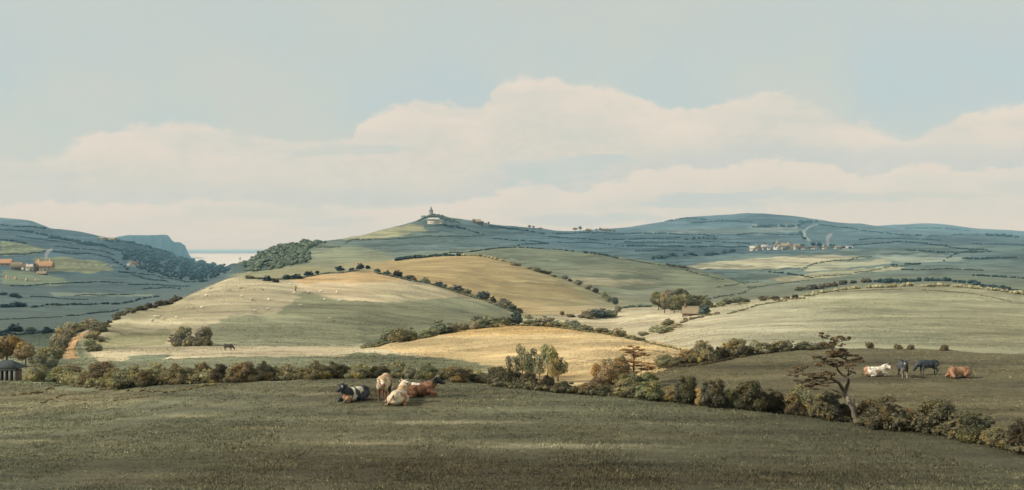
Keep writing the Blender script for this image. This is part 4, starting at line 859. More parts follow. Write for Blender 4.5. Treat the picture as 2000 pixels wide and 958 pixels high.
def layered_pine():
    u0, v0 = 1239, 752; p = ground_at(u0, 756, 70, 100); D = p.y; k = D / F
    Z = lambda x, y: (960 + x / 5.88, 650 + y / 5.88)
    e = link('pine_tree', None, loc=p); prop(e, 'russet pine with flat layered branches rising over the mixed clump', 'tree')
    def pt(x, y, dy=0): u, v = Z(x, y); return ((u-u0)*k, dy, (v0-v)*k)
    link('trunk', merge('pine_trunk', tube([pt(1640,650), pt(1638,500), pt(1632,380), pt(1636,260), pt(1625,140)], [.10,.085,.07,.05,.02], 7) + tube([pt(1715,640,.3), pt(1722,500,.3), pt(1725,370,.3)], [.07,.05,.02], 6), [BARK]), e)
    fol = [(1575,125,100,26),(1640,140,90,20),(1520,170,110,22),(1600,175,130,22),(1690,165,120,24),(1720,180,60,22),(1560,205,90,18),(1640,205,120,20),(1545,240,80,18),(1620,240,130,20),(1740,220,100,30),(1780,235,70,24),(1690,245,120,18),(1440,290,90,20),(1500,300,130,20),(1580,290,120,18),(1480,325,130,16),(1640,315,160,20),(1720,310,130,22),(1810,325,140,26),
           (1580,350,150,20),(1700,360,200,26),(1800,370,150,36),(1560,395,150,22),(1520,430,120,22),(1640,420,150,20),(1740,410,200,30),(1620,480,120,30),(1680,500,90,30),(1640,520,110,26)]
    rg = np.random.default_rng(9); L = []; br = []
    for x, y, w, h in fol:
        c = pt(x, y); w = w/5.88*k; h = h/5.88*k; dy = rg.normal()*.35
        for _ in range(3): L.append(((c[0]+rg.normal()*w*.2, dy+rg.normal()*.2, c[2]+rg.normal()*h*.2), (w*.30, w*.26, h*.24)))
        b = pt(1636, min(y + 30, 560)); br += tube([(b[0],0,b[2]), ((b[0]+c[0])/2, dy*.5, (b[2]+c[2])/2), (c[0], dy, c[2])], [.03,.02,.008], 5)
    link('branches', merge('pine_branches', br, [BARK]), e)
    link('foliage', merge('pine_foliage', [leaves_on(L, 8000, .055, rg, flat=1.2)], [LEAF]), e, color=(.36,.215,.10))
layered_pine()

def hill_tufts():
    rg = np.random.default_rng(33); n = 90000; Y = np.exp(rg.uniform(math.log(110), math.log(560), n)); X = (rg.random(n) * 2 - 1) * .55 * Y
    S = seg(X, Y); cl = vnoise(X * .05, Y * .03, NG[0]); m = (S > 3) & (S < 13) & (rg.random(n) < np.clip(.4 + .4 * cl, .05, 1)); X, Y, S = X[m], Y[m], S[m]
    Zg = height(X, Y); C = ground_colour(X, Y, Zg, S) * rg.choice([.55, .8, 1.25, 1.7], (len(X), 1)); Vs, Cs = [], []
    for b in range(3):
        h = (.10 + .16 * rg.random(len(X))) * (Y / 300) ** .5; a = rg.random(len(X)) * 6.283; w = .09 * (Y / 300) ** .5
        bx = X + rg.normal(size=len(X)) * .12; by = Y + rg.normal(size=len(X)) * .12; dx, dy = np.cos(a) * w, np.sin(a) * w
        Vs.append(np.stack([np.stack([bx-dx, by-dy, Zg-.05], -1), np.stack([bx+dx, by+dy, Zg-.05], -1), np.stack([bx+dy, by-dx, Zg+h], -1)], 1).reshape(-1, 3)); Cs.append(np.repeat(C, 3, 0))
    V = np.concatenate(Vs); prop(link('hill_grass', mesh_np('hill_grass', V, np.arange(len(V)).reshape(-1, 3), [GRASS], False, np.concatenate(Cs))), 'sparse rough grass tufts over the nearer hill fields', 'grass', None, 'stuff')
hill_tufts()
# grass of the near meadow and pasture: no one could count it
def grass():
    rg = np.random.default_rng(21)
    n = 190000; Y = 27 + (150 - 27) * rg.random(n) ** 1.9; X = (rg.random(n) * 2 - 1) * (.56 * Y)
    S = seg(X, Y); m = (S <= 3) | (S <= 6) & (Y < 112) & (X / Y > .1); X, Y = X[m], Y[m]; S = S[m]
    cl = vnoise(X * .35, Y * .12, NG[0]) + .6 * vnoise(X * 1.1, Y * .5, NG[1]); keep = rg.random(len(X)) < np.clip(.6 + cl * .18, .2, 1); X, Y, S, cl = X[keep], Y[keep], S[keep], cl[keep]
    Zg = height(X, Y); C = ground_colour(X, Y, Zg, S) * (1.45 + .40 * rg.standard_normal((len(X), 1))).clip(.5, 2.8)
    dry = rg.random(len(X)) < .06; C[dry] = C[dry] * 1.7 + np.array([.05, .035, .01])
    Vs, Cs = [], []
    for b in range(4):
        h = (.035 + .06 * rg.random(len(X))) * (1 + .25 * cl).clip(.5, 1.6) * (Y / 45) ** .3; a = rg.random(len(X)) * 6.283; w = .010 + .010 * (Y / 60)
        bx = X + rg.normal(size=len(X)) * .07; by = Y + rg.normal(size=len(X)) * .07; bz = Zg - .01
        dx, dy = np.cos(a) * w, np.sin(a) * w; lx, ly = rg.normal(size=len(X)) * .04, rg.normal(size=len(X)) * .04
        V = np.stack([np.stack([bx-dx, by-dy, bz], -1), np.stack([bx+dx, by+dy, bz], -1), np.stack([bx+lx, by+ly, bz+h], -1)], 1)
        Vs.append(V.reshape(-1, 3)); Cs.append(np.repeat(C, 3, 0))
    V = np.concatenate(Vs); C = np.concatenate(Cs)
    prop(link('meadow_grass', mesh_np('meadow_grass', V, np.arange(len(V)).reshape(-1, 3), [GRASS], False, C)), 'short olive and brown grass covering the near meadow and pasture', 'grass', None, 'stuff')
grass()
# ---------------------------------------------------------------- buildings
def box(x0, x1, y0, y1, z0, z1):
    V = [(x0,y0,z0),(x1,y0,z0),(x1,y1,z0),(x0,y1,z0),(x0,y0,z1),(x1,y0,z1),(x1,y1,z1),(x0,y1,z1)]
    return (np.array(V), np.array([(0,3,2,1),(4,5,6,7),(0,1,5,4),(1,2,6,5),(2,3,7,6),(3,0,4,7)]))
WALLS = {k: plain('wall_' + k, c, var=.18, scale=1.5) for k, c in {'white':(.60,.56,.46),'cream':(.62,.52,.36),'stone':(.34,.32,.26),'orange':(.50,.34,.20),'grey':(.20,.20,.17),'brown':(.16,.10,.065)}.items()}
ROOFS = {k: plain('roof_' + k, c, var=.25, scale=2.0) for k, c in {'tile':(.40,.235,.125),'thatch':(.26,.21,.13),'slate':(.16,.18,.19),'pale':(.50,.46,.40),'dark':(.055,.065,.065),'brown':(.13,.085,.055)}.items()}
GLASSD = plain('window_dark', (.03, .035, .04), rough=.3, spec=.5, var=.1); DOORM = plain('door_wood', (.09, .06, .04))
def house(u, v, w, h, r, wall, roof, label, dmin, dmax=9000, rot=0.0, depth=None, hip=0.0, win=2, floors=1, chim=1, cat='house', name='house', group=None, gable=False, door=True):
    """w, wall height h, roof height r in the photograph's pixels; ridge runs along the width (gable=True turns the gable to us)."""
    p = ground_at(u, v, dmin, dmax); k = p.y / F; w, h, r = w*k, h*k, r*k; dp = depth*k if depth else w*.55
    e = link(name, None, loc=p, rot=rot + math.atan2(-p.x, p.y) * .0); prop(e, label, cat, group)
    x, y = w/2, dp/2
    if gable: # ridge along depth
        V = [(-x,-y,-1),(x,-y,-1),(x,y,-1),(-x,y,-1),(-x,-y,h),(x,-y,h),(x,y,h),(-x,y,h),(0,-y,h+r),(0,y,h+r)]
        parts = [(np.array(V), np.array([(0,1,5,4),(1,2,6,5),(2,3,7,6),(3,0,4,7)])), (np.array(V), np.array([(4,5,8),(6,7,9)]))]
        t_ = .12*h; o = .08*w
        R = [(-x-o,-y-o,h-o*.8*r/x),(0,-y-o,h+r+t_*.3),(0,y+o,h+r+t_*.3),(-x-o,y+o,h-o*.8*r/x),(x+o,-y-o,h-o*.8*r/x),(x+o,y+o,h-o*.8*r/x)]
        R2 = [(a,b,c+t_) for a,b,c in R]; Rv = np.array(R+R2)
        rq = np.array([(0,3,2,1),(1,2,5,4),(6,7,8,9),(7,10,11,8),(0,1,7,6),(1,4,10,7),(3,9,8,2),(2,8,11,5),(0,6,9,3),(4,5,11,10)])
    else:
        V = [(-x,-y,-1),(x,-y,-1),(x,y,-1),(-x,y,-1),(-x,-y,h),(x,-y,h),(x,y,h),(-x,y,h),(-x+hip*w,0,h+r),(x-hip*w,0,h+r)]
        parts = [(np.array(V), np.array([(0,1,5,4),(1,2,6,5),(2,3,7,6),(3,0,4,7)])), (np.array(V), np.array([(5,6,9),(7,4,8)]))]
        t_ = .10*h; o = .05*w; s = r/y
        R = [(-x-o,-y-o,h-o*s*.9),(x+o,-y-o,h-o*s*.9),(x+o,y+o,h-o*s*.9),(-x-o,y+o,h-o*s*.9),(-x-o*.9+hip*(w+o),0,h+r+t_*.3),(x+o*.9-hip*(w+o),0,h+r+t_*.3)]
        R2 = [(a,b,c+t_) for a,b,c in R]; Rv = np.array(R+R2)
        rq = np.array([(0,4,5,1),(2,5,4,3),(6,7,11,10),(8,9,10,11),(0,1,7,6),(2,3,9,8)])
    link('wall', merge('house_wall', parts, [WALLS[wall]]), e)
    rt = [(Rv, rq)]
    if not gable: rt.append((Rv, np.array([(0,3,4),(1,5,2),(6,10,9),(7,8,11)]))); rt.append((Rv, np.array([(0,6,9,3),(1,2,8,7)])))
    ro = link('roof', merge('house_roof', rt, [ROOFS[roof]]), e)
    for i in range(chim):
        cx = (-x*.7 if i == 0 else x*.7); cw = max(.35, w*.045)
        link('chimney', merge('chimney', [box(cx-cw,cx+cw,-cw,cw,h+r*.3,h+r*1.45), box(cx-cw*1.25,cx+cw*1.25,-cw*1.25,cw*1.25,h+r*1.45,h+r*1.55)], [WALLS[wall]]), ro)
    for f in range(floors):
        for i in range(win):
            if f == 0 and door and i == win//2 : continue
            cx = -x + w*(i+.5)/win; cz = h*(f+.52)/floors; ww = min(.5, w*.05)*1.1; wh = min(.75, h*.16/floors*1.6)
            fr = link('window', merge('window', [box(cx-ww,cx+ww,-y-.03,-y+.1,cz-wh,cz+wh)], [GLASSD]), e)
            link('sill', merge('sill', [box(cx-ww*1.2,cx+ww*1.2,-y-.12,-y-.035,cz-wh*1.18,cz-wh*1.02)], [WALLS['white']]), fr)
    if door:
        cx = -x + w*(win//2+.5)/win
        link('door', merge('door', [box(cx-.5,cx+.5,-y-.04,-y+.1,-.2,min(2.1,h*.8/floors))], [DOORM]), e)
    return e
# left village
G1 = 'houses of the orange-roofed village'
house(8,519,30,5,7,'orange','tile','long orange-roofed house cut by the left picture edge',700,1500,group=G1,win=3)
house(31,528,17,6,9,'brown','thatch','brown thatched barn standing left in the village',700,1500,rot=.5,group=G1,win=1,chim=0)
house(47,527,15,6,5,'white','brown','small white cottage between two brown barns',700,1500,rot=-.2,group=G1,chim=1)
house(58,529,12,7,5,'cream','pale','cream cottage with pale roof left of the tall brown gable',700,1500,rot=.2,group=G1)
house(69,530,12,8,8,'brown','thatch','tall narrow brown gabled barn in the middle of the village',700,1500,gable=True,group=G1,win=1,chim=0)
house(87,529,30,9,9,'cream','tile','large farmhouse with orange tiled roof and smoking chimney',700,1500,rot=.1,group=G1,win=4,floors=2,chim=2)
house(100,526,11,8,7,'orange','tile','orange end wing adjoining the large farmhouse',700,1500,gable=True,group=G1,win=1,chim=0)
house(82,537,18,2.5,4,'brown','thatch','low brown shed in front of the large farmhouse',700,1500,group=G1,win=1,chim=0)
house(254,520,10,6,5,'white','thatch','left gable of the pair of lone hillside cottages',900,2200,gable=True,win=1,chim=0,group='lone hillside cottages')
house(264,521,12,5,4,'white','brown','right-hand low building of the lone hillside cottages',900,2200,win=2,group='lone hillside cottages')
# hilltop farm on left skyline
G2='buildings on the left skyline'
house(199,470,10,4,3,'stone','thatch','small farm building on the left skyline, nearer the village side',2300,3200,group=G2,chim=0)
house(218,472,13,4,3,'stone','thatch','longer farm building on the left skyline, nearer the sea',2300,3200,group=G2,chim=1)
for i,(u,w,h) in enumerate([(192,8,7),(207,9,8),(226,8,7),(232,7,5)]):
    single(u,472,w,h,'brown','fartree',f"{ORD[i]} brownish tree from the left by the left skyline farm",2300,3200,group='trees by the left skyline farm')
# white house and temple on the central hill
house(847,438,23,8.5,2.5,'white','pale','long white mansion just below the temple knoll',1500,2050,hip=.12,win=7,floors=2,chim=2,name='mansion',cat='mansion')
house(862,438,8,5,2.5,'white','slate','low white wing at the right end of the mansion',1500,2050,win=2,chim=0,name='house_wing',cat='house')
def temple():
    p = crest(842,1900,2150); k = p.y/F; e = link('temple', None, loc=p); prop(e, 'small round columned temple with pointed spire on the hill top', 'temple')
    R = 3.7*k; H = 6.5*k
    def ring(r, z0, z1, n=12, r2=None):
        r2 = r if r2 is None else r2; V = [(r*math.cos(6.2832*i/n), r*math.sin(6.2832*i/n), z0) for i in range(n)] + [(r2*math.cos(6.2832*i/n), r2*math.sin(6.2832*i/n), z1) for i in range(n)] + [(0,0,z1),(0,0,z0)]
        return [(np.array(V), np.array([(i,(i+1)%n,n+(i+1)%n,n+i) for i in range(n)])), (np.array(V), np.array([(n+i,n+(i+1)%n,2*n) for i in range(n)]+[((i+1)%n,i,2*n+1) for i in range(n)]))]
    link('base', merge('temple_base', ring(R*1.2,-2,.6) + ring(R*.45,.6,H*.95), [WALLS['stone']]), e)
    for i in range(8):
        a = 6.2832*i/8+.2; c = link('column', merge('column', ring(.4,0,H), [WALLS['stone']]), e); c.location = (R*.9*math.cos(a), R*.9*math.sin(a), .5)
    link('roof', merge('temple_roof', ring(R*1.1,H+.4,H+1.2) + ring(R*.95,H+1.2,H+4.0,12,R*.45) + ring(R*.4,H+4,H+5.2) + ring(R*.36,H+5.2,H+10,12,.05), [ROOFS['slate']]), e)
temple()
p = ground_at(801,436,1700,2050); fp = link('flagpole', merge('flagpole', tube([(0,0,-1),(0,0,6),(0,0,13)],[.28,.22,.1],6), [WALLS['white']]), loc=p); prop(fp,'thin pale flagpole on the slope left of the white mansion','flagpole')
# central skyline farms
G3='hilltop farm right of the mansion'
house(932,438,14,4.5,4,'brown','thatch','long brown barn on the skyline right of the mansion',2000,2500,group=G3,chim=0); house(940,440,9,4,3,'brown','brown','small brown outhouse beside the skyline barn',2000,2500,group=G3,chim=0,win=1)
for i,(u,v,w,h) in enumerate([(925,440,8,9),(949,441,4,6),(954,441,5,8),(1034,446,8,6),(1042,447,6,6),(1055,449,12,4),(1124,452,12,7),(1133,452,9,10),(1147,454,9,6),(1165,452,5,5),(1172,452,6,7),(1192,451,10,5),(1200,450,8,4)]):
    single(u,v,w,h,'brown','fartree',f"{ORD[i]} small brownish tree from the left on the central skyline",2000,3100,group='small trees on the central skyline')
house(1150,453,10,3,2.5,'brown','thatch','low brown farmhouse on the central skyline between small trees',2300,3100,chim=1); house(1181,452,16,3,2.5,'stone','brown','long pale-walled farm on the central skyline, furthest right',2300,3100,chim=1)
# white village on the right
G4='houses of the pale village'
vl=[(1469,488,9,5,4,'cream','pale','leftmost cream house of the pale village'),(1480,488,12,5,5,'stone','thatch','thatched stone house second from the left in the pale village'),(1492,488,10,6,4,'stone','pale','pale stone house right of the thatched one in the village'),(1503,488,10,4,4,'white','slate','small white slate-roofed house left of the village church'),
    (1531,488,11,7,5,'stone','thatch','tall stone house right of the village church'),(1543,488,12,6,6,'cream','thatch','broad cream house in the middle right of the pale village'),(1556,488,12,6,5,'stone','thatch','thatched house at the right end of the tight village row'),(1571,487,16,2.5,2,'white','brown','long low white barn just outside the pale village'),
    (1590,486,12,2.5,3,'white','brown','small low farm building left of the village smoke'),(1612,484,12,3,3,'cream','brown','low cottage with the rising smoke'),(1636,484,14,3,2.5,'stone','thatch','low barn right of the smoking cottage'),(1655,481,18,2.5,2,'white','pale','long white shed at the right end of the village')]
for i,(u,v,w,h,r,wl,rf,lb) in enumerate(vl): house(u,v,w,h,r,wl,rf,lb,1400,1900,rot=(-.3,.2,.4,-.1)[i%4],group=G4,gable=(i%4==1),win=2,chim=(i%2))
e = house(1518,488,13,7,7,'white','thatch','white gabled village church with small pointed bell turret',1400,1900,group=None,gable=True,win=3,chim=0,name='church',cat='church')
link('bell_turret', merge('bell_turret', [box(-1.2,1.2,-3,-.6,9,14)] + tube([(0,-1.8,14),(0,-1.8,16),(0,-1.8,19)],[1.6,.9,.1],4), [WALLS['stone']]), e)
for i,(u,v,w,h,c) in enumerate([(1495,480,6,10,'deep'),(1512,479,6,12,'deep'),(1522,478,8,9,'deep'),(1566,486,10,10,'teal'),(1588,482,12,12,'dblue'),(1600,481,12,11,'dblue'),(1622,480,7,8,'dblue'),(1629,480,6,7,'dblue'),(1580,488,9,6,'teal'),(1602,488,9,6,'teal'),(1626,487,10,6,'teal'),(1648,487,9,6,'dblue'),(1660,487,9,5,'dblue')]):
    single(u,v,w,h,c,'fartree',f"{ORD[i]} {CW[c]} tree from the left in and about the pale village",1400,2000,group='trees of the pale village')
# thatched barn in the clump
house(1349,617,30,6,12,'brown','thatch','thatched brown barn with white gable below the dark clump',250,380,rot=-.35,depth=16,chim=1,win=3,name='barn',cat='barn')
house(1364,615,9,9,5,'white','thatch','white gable-ended cottage wing of the thatched barn',250,380,gable=True,chim=0,win=1,name='cottage',cat='cottage')
# shed at left with hipped blue slate roof and open bays
def shed():
    p = ground_at(14,744,110,136); k = p.y/F; e = link('shed', None, loc=p); prop(e,'open-fronted shed with hipped blue slate roof at the left picture edge','shed')
    w, h, r, d = 46*k, 22*k, 17*k, 30*k; x, y = w/2, d/2
    x0 = -x
    link('wall', merge('shed_wall', [box(-x+.1,x-.1,y-.2,y,-.5,h), box(-x,-x+.2,-y,y-.2,-.5,h), box(x-.2,x,-y,y-.2,-.5,h)], [WALLS['brown']]), e)
    n = 5
    for i in range(n+1):
        cx = -x + w*i/n; link('post', merge('post', [box(cx-.12,cx+.12,-y-.26,-y-.02,-.5,h-.01)], [WALLS['grey']]), e)
    link('beam', merge('beam', [box(-x-.1,x+.1,-y-.30,-y+.02,h,h+.22)], [WALLS['grey']]), e)
    o = .35; V = [(-x-o,-y-o,h+.23),(x+o,-y-o,h+.23),(x+o,y+o,h+.23),(-x-o,y+o,h+.23),(-x*.35,0,h+r),(x*.35,0,h+r)]
    V += [(a,b,c+.1) for a,b,c in V]; Vn = np.array(V)
    link('roof', merge('shed_roof', [(Vn, np.array([(6,7,11,10),(8,9,10,11),(0,1,7,6),(1,2,8,7),(2,3,9,8),(3,0,6,9),(0,3,2,1)])), (Vn, np.array([(7,8,11),(9,6,10)]))], [ROOFS['dark']]), e)
shed()
# hay cocks in the stubble below the village
for i,(u,v,w,h) in enumerate([(14,544,6,7),(18,545,4,5),(31,546,6,6),(52,549,6,6),(71,549,5,5),(76,549,4,4)]):
    p = ground_at(u,v,700,1200); k = p.y/F; rg = np.random.default_rng(60+i)
    nn=10; V=[]; prof=[(1,0),(1.05,.2),(.9,.45),(.55,.75),(.12,1)]
    for (r,z) in prof: V += [(r*w*k*.5*math.cos(6.283*j/nn)*rg.uniform(.9,1.1), r*w*k*.5*math.sin(6.283*j/nn)*rg.uniform(.9,1.1), z*h*k) for j in range(nn)]
    Q=[(a*nn+j,a*nn+(j+1)%nn,(a+1)*nn+(j+1)%nn,(a+1)*nn+j) for a in range(4) for j in range(nn)]
    o = link('haycock', mesh_np('haycock', V, Q, [WALLS['orange']], True), loc=p); prop(o, f"{ORD[i]} orange haycock from the left in the field below the village",'haycock','haycocks below the village')
# lane, far lane, smoke
strip('lane', [(140,702,190),(136,692,190),(138,680,200),(145,668,205),(155,656,215),(166,648,235)], 4.2, alb((206,158,100)), .05, None, 'structure')
strip('far_lane', [(1600,438,3600),(1580,444,3000),(1570,452,2500),(1572,462,2000),(1580,472,1800)], 8, alb((150,160,156)), .5)
# raked rows in the striped field
def smoke(u, v, dmin, dmax, hpx, wpx, lean, label):
    p = ground_at(u, v, dmin, dmax); k = p.y/F; m = bpy.data.materials.new('smoke'); m.use_nodes=True; t=m.node_tree; t.nodes.clear()
    o=N(t,'ShaderNodeOutputMaterial'); vv=N(t,'ShaderNodeVolumePrincipled'); vv.inputs['Color'].default_value=(.92,.92,.92,1)
    tc=N(t,'ShaderNodeTexCoord'); n=NOISE(t,tc.outputs['Object'],.12,4,.6)
    t.links.new(M(t,'MULTIPLY',SS(t,n,.15,.65),SMOKED),vv.inputs['Density']); t.links.new(vv.outputs[0],o.inputs['Volume'])
    V=[];nn=10;R=9
    for i in range(R):
        q=i/(R-1); r=(.25+.75*q)*wpx*k*.5*(1 if 0<i<R-1 else .5); cx=lean*k*q*q+math.sin(q*7)*wpx*k*.12; z=q*hpx*k
        V+=[(cx+r*math.cos(6.283*j/nn),r*.8*math.sin(6.283*j/nn),z) for j in range(nn)]
    Q=[(a*nn+j,a*nn+(j+1)%nn,(a+1)*nn+(j+1)%nn,(a+1)*nn+j) for a in range(R-1) for j in range(nn)]
    me=merge('smoke',[(np.array(V),np.array(Q)),(np.array(V+[(V[0][0]*0,0,0),(lean*k,0,hpx*k)]),np.array([((j+1)%nn,j,len(V)) for j in range(nn)]+[((R-1)*nn+j,(R-1)*nn+(j+1)%nn,len(V)+1) for j in range(nn)]))],[m])
    return prop(link('smoke',me,loc=p),label,'smoke',None,'stuff')
SMOKED=.22
s1=smoke(88,512,900,1500,26,12,12,'pale smoke drifting up from the farmhouse chimney at left')
s2=smoke(1616,478,1500,1900,30,12,6,'white smoke rising from the low cottage by the pale village')
# sailing ship
def ship(u, v, label, s=1.0):
    D = -SEA_Z*F/(v-HOR); p = Vector(((u-1000)/F*D, D, SEA_Z)); L = 20*s
    e = link('sailing_ship', None, loc=p); prop(e, label, 'ship', 'ships on the bay')
    V=[];st=[(-1,.15,.30),(-.6,.9,.05),(0,1,0),(.6,.8,.06),(1,.05,.34)]
    for x,wd,zz in st:
        for s_,z in ((-1,1),(-.6,0),(.6,0),(1,1)): V.append((x*L*.5, s_*wd*L*.13, (zz*L*.3-.6) if z==0 else L*.11+zz*L*.15))
    Q=[(i*4+j,i*4+j+1,i*4+j+5,i*4+j+4) for i in range(4) for j in range(3)]+[(i*4+3,i*4,i*4+4,i*4+7) for i in range(4)]+[(0,1,2,3),(16,17,18,19)]
    link('hull', merge('hull',[(np.array(V),np.array(Q))],[WALLS['brown']]),e)
    for mx,hh in ((-.22,.95),(.18,1.1)):
        m_=link('mast', merge('mast',tube([(mx*L,0,1),(mx*L,0,L*hh*.5),(mx*L,0,L*hh)],[.35,.3,.12],6),[BARK]),e)
        for z0,z1,ww in ((.2,.52,.17),(.55,.85,.13)):
            SV=[(mx*L+a*ww*L, .3+1.2*(1-a*a)*(1 - b), L*hh*(z0+(z1-z0)*b)) for b in (0,.5,1) for a in (-1,-.5,0,.5,1)]
            link('sail', mesh_np('sail',SV,[(i*5+j,i*5+j+1,i*5+j+6,i*5+j+5) for i in range(2) for j in range(4)],[WALLS['stone']],True),m_)
ship(469,508,'two-masted ship on the pale bay near the wooded shoulder',1.0)
ship(487,494,'small distant ship far out on the blue edge of the bay',1.1)
# ---------------------------------------------------------------- animals and people
def body_mesh(balls, voxel, name, smooth_it=4, colour=None, mats=None):
    """balls: list of (centre, radii); chains are filled in by cap(). One continuous remeshed surface."""
    Vs, Fs, o = [], [], 0; V0, F0 = ICO2
    for c, r in balls:
        Vs.append(V0 * np.array(r) + np.array(c)); Fs.append(F0 + o); o += len(V0)
    me = mesh_np('tmp', np.concatenate(Vs), np.concatenate(Fs))
    ob = bpy.data.objects.new('tmp', me); COL.objects.link(ob)
    rm = ob.modifiers.new('r', 'REMESH'); rm.mode = 'VOXEL'; rm.voxel_size = voxel; rm.use_smooth_shade = True
    sm = ob.modifiers.new('s', 'SMOOTH'); sm.factor = .5; sm.iterations = smooth_it
    dg = bpy.context.evaluated_depsgraph_get(); out = bpy.data.meshes.new_from_object(ob.evaluated_get(dg)); out.name = name
    bpy.data.objects.remove(ob); bpy.data.meshes.remove(me)
    n = len(out.vertices); co = np.empty(n * 3, np.float32); out.vertices.foreach_get('co', co); co = co.reshape(-1, 3)
    out.polygons.foreach_set('use_smooth', np.ones(len(out.polygons), bool))
    if colour is not None:
        at = out.attributes.new('Col', 'FLOAT_COLOR', 'POINT'); c4 = np.ones((n, 4), np.float32); c4[:, :3] = colour(co); at.data.foreach_set('color', c4.ravel())
    out.materials.clear()
    for m in (mats or [HIDE]): out.materials.append(m)
    return out
def cap(pts, radii):
    out = []
    for (a, b, ra, rb) in zip(pts[:-1], pts[1:], radii[:-1], radii[1:]):
        a, b = np.array(a, float), np.array(b, float); n = max(2, int(np.linalg.norm(b - a) / (min(ra, rb) * .45)))
        for k in range(n + 1):
            q = k / n; r = ra + (rb - ra) * q; out.append((a + (b - a) * q, (r, r, r)))
    return out
def coat(base, patches, seed=0):
    rg = np.random.default_rng(seed); g = rg.standard_normal((40, 40))
    def f(co):
        C = np.tile(np.array(base, float), (len(co), 1))
        wob = .20 * vnoise(co[:, 0] * 4 + 11, co[:, 2] * 4 + co[:, 1] * 4 + 7, g) + .08 * vnoise(co[:, 0] * 13 + 1, co[:, 2] * 13 + co[:, 1] * 9 + 2, g)
        for c, r, col in patches:
            d = np.sqrt((((co - np.array(c)) / np.array(r)) ** 2).sum(1)) + wob * 1.5
            k = np.clip((1.05 - d) / .12, 0, 1)[:, None]; C = C * (1 - k) + np.array(col) * k
        return C * (1 + .20 * vnoise(co[:, 0] * 9, co[:, 2] * 9 + co[:, 1] * 7, g))[:, None]
    return f
def cow(name, label, p, rot, pose, head, coatf, horns=True, scale=1.0, group=None, cat='cow', ears=.17, horncol=(.5, .45, .36)):
    """pose 'stand' or 'lie'. head: (neck yaw, height of the poll, reach) in body space; +x is forward."""
    B = []; dz = 0 if pose == 'stand' else -.56
    B += [((.50,0,.98+dz),(.36,.29,.38)),((.15,0,.93+dz),(.48,.34,.38)),((-.25,0,.95+dz),(.46,.34,.37)),((-.66,0,1.02+dz),(.32,.29,.33)),((-.86,0,1.06+dz),(.16,.22,.22)),((.62,0,1.16+dz),(.22,.14,.18)),((-.15,0,1.16+dz),(.7,.10,.15))]
    if pose == 'stand':
        for s in (-1, 1):
            B += cap([(.52,.17*s,.85),(.54,.18*s,.62),(.55,.18*s,.40),(.53,.18*s,.12)], [.15,.10,.062,.05]) + [((.56,.18*s,.05),(.08,.06,.055))]
            B += cap([(-.70,.16*s,.95),(-.58,.19*s,.68),(-.80,.18*s,.46),(-.76,.18*s,.12)], [.20,.13,.07,.05]) + [((-.73,.18*s,.05),(.08,.06,.055))]
    else:
        for s in (-1, 1):
            B += cap([(.52,.2*s,.30),(.86,.24*s,.20),(.95,.24*s,.12),(.62,.26*s,.07)], [.14,.09,.07,.05])
            B += cap([(-.62,.24*s,.34),(-.22,.38*s,.22),(-.30,.40*s,.10),(-.62,.42*s,.07)], [.22,.13,.08,.05])
        B += [((-.55,.0,.30),(.40,.42,.26))]
    yaw, hz, reach, hy, hp = head    # neck yaw, height of poll, reach of neck, yaw of face, pitch of face
    n0 = np.array((.62, 0, 1.10 + dz)); n1 = np.array((.62 + reach * math.cos(yaw), reach * math.sin(yaw), hz + dz))
    B += cap([n0, (n0 + n1) / 2, n1], [.27, .23, .16])
    fd = np.array((math.cos(hy) * math.cos(hp), math.sin(hy) * math.cos(hp), math.sin(hp))); sd_ = np.array((-math.sin(hy), math.cos(hy), 0)); up = np.cross(fd, sd_); up = up if up[2] > 0 or abs(hp) > 1.2 else -up
    B += cap([n1, n1 + fd * .20, n1 + fd * .40], [.155, .135, .10]) + [(n1 + fd * .44, (.105, .105, .085))]
    tp = n1 - fd * .02 + up * .06
    for s in (-1, 1): B += cap([tp + sd_ * .10 * s, tp + sd_ * (.12 + ears) * s + up * (.0 if ears < .2 else .25)], [.060, .045])
    e = link(name, None, loc=p, rot=rot, scale=scale); prop(e, label, cat, group)
    zs = (dz, 0)
    body = body_mesh(B, .030, name + '_body', 3, coatf(n1, fd, dz)); link('body', body, e)
    if horns:
        for s in (-1, 1):
            a = tp + up * .06 + sd_ * .08 * s; pts = [a, a + sd_ * .12 * s + up * .05, a + sd_ * .17 * s + up * .16 + fd * .04]
            m = merge('horn', tube([tuple(q) for q in pts], [.026, .02, .006], 6), [HORN]); link('horn', m, e)
    for s in (-1, 1):
        c = n1 + fd * .17 + sd_ * .125 * s + up * .05; link('eye', merge('eye', [(ICO1[0] * .022 + c, ICO1[1])], [GLASSD]), e)
    if pose == 'stand': tl = [(-.98,0,1.16),(-1.07,0,1.0),(-1.06,.02,.62),(-1.05,.04,.34)]
    else: tl = [(-.98,0,.60),(-1.10,.1,.38),(-1.0,.32,.12),(-.75,.5,.06)]
    link('tail', merge('tail', tube(tl, [.035, .028, .022, .05], 6), [TAILM]), e)
    return e
HORN = plain('horn', (.5, .44, .34)); TAILM = plain('tail_hair', (.16, .11, .07))
WH = (.68,.62,.50); CR = (.60,.50,.36); TAN = (.42,.255,.13); RED = (.28,.12,.065); BLK = (.025,.028,.036); BRN = (.17,.08,.045); BLG = (.062,.068,.074); DKB=(.05,.04,.032)
def at_near(u, v, a, b): return ground_at(u, v, a, b)
T = math.pi
ov = lambda *P: (lambda n1, fd, dz: coat(P[0], [(tuple(np.array(c) + (0,0,dz if z else 0)), r, col) for c, r, col, z in P[1]] + [(tuple(n1 + fd * q), (rr,)*3, col) for q, rr, col in P[2]], P[3]))
GA = 'cattle resting in the near meadow'
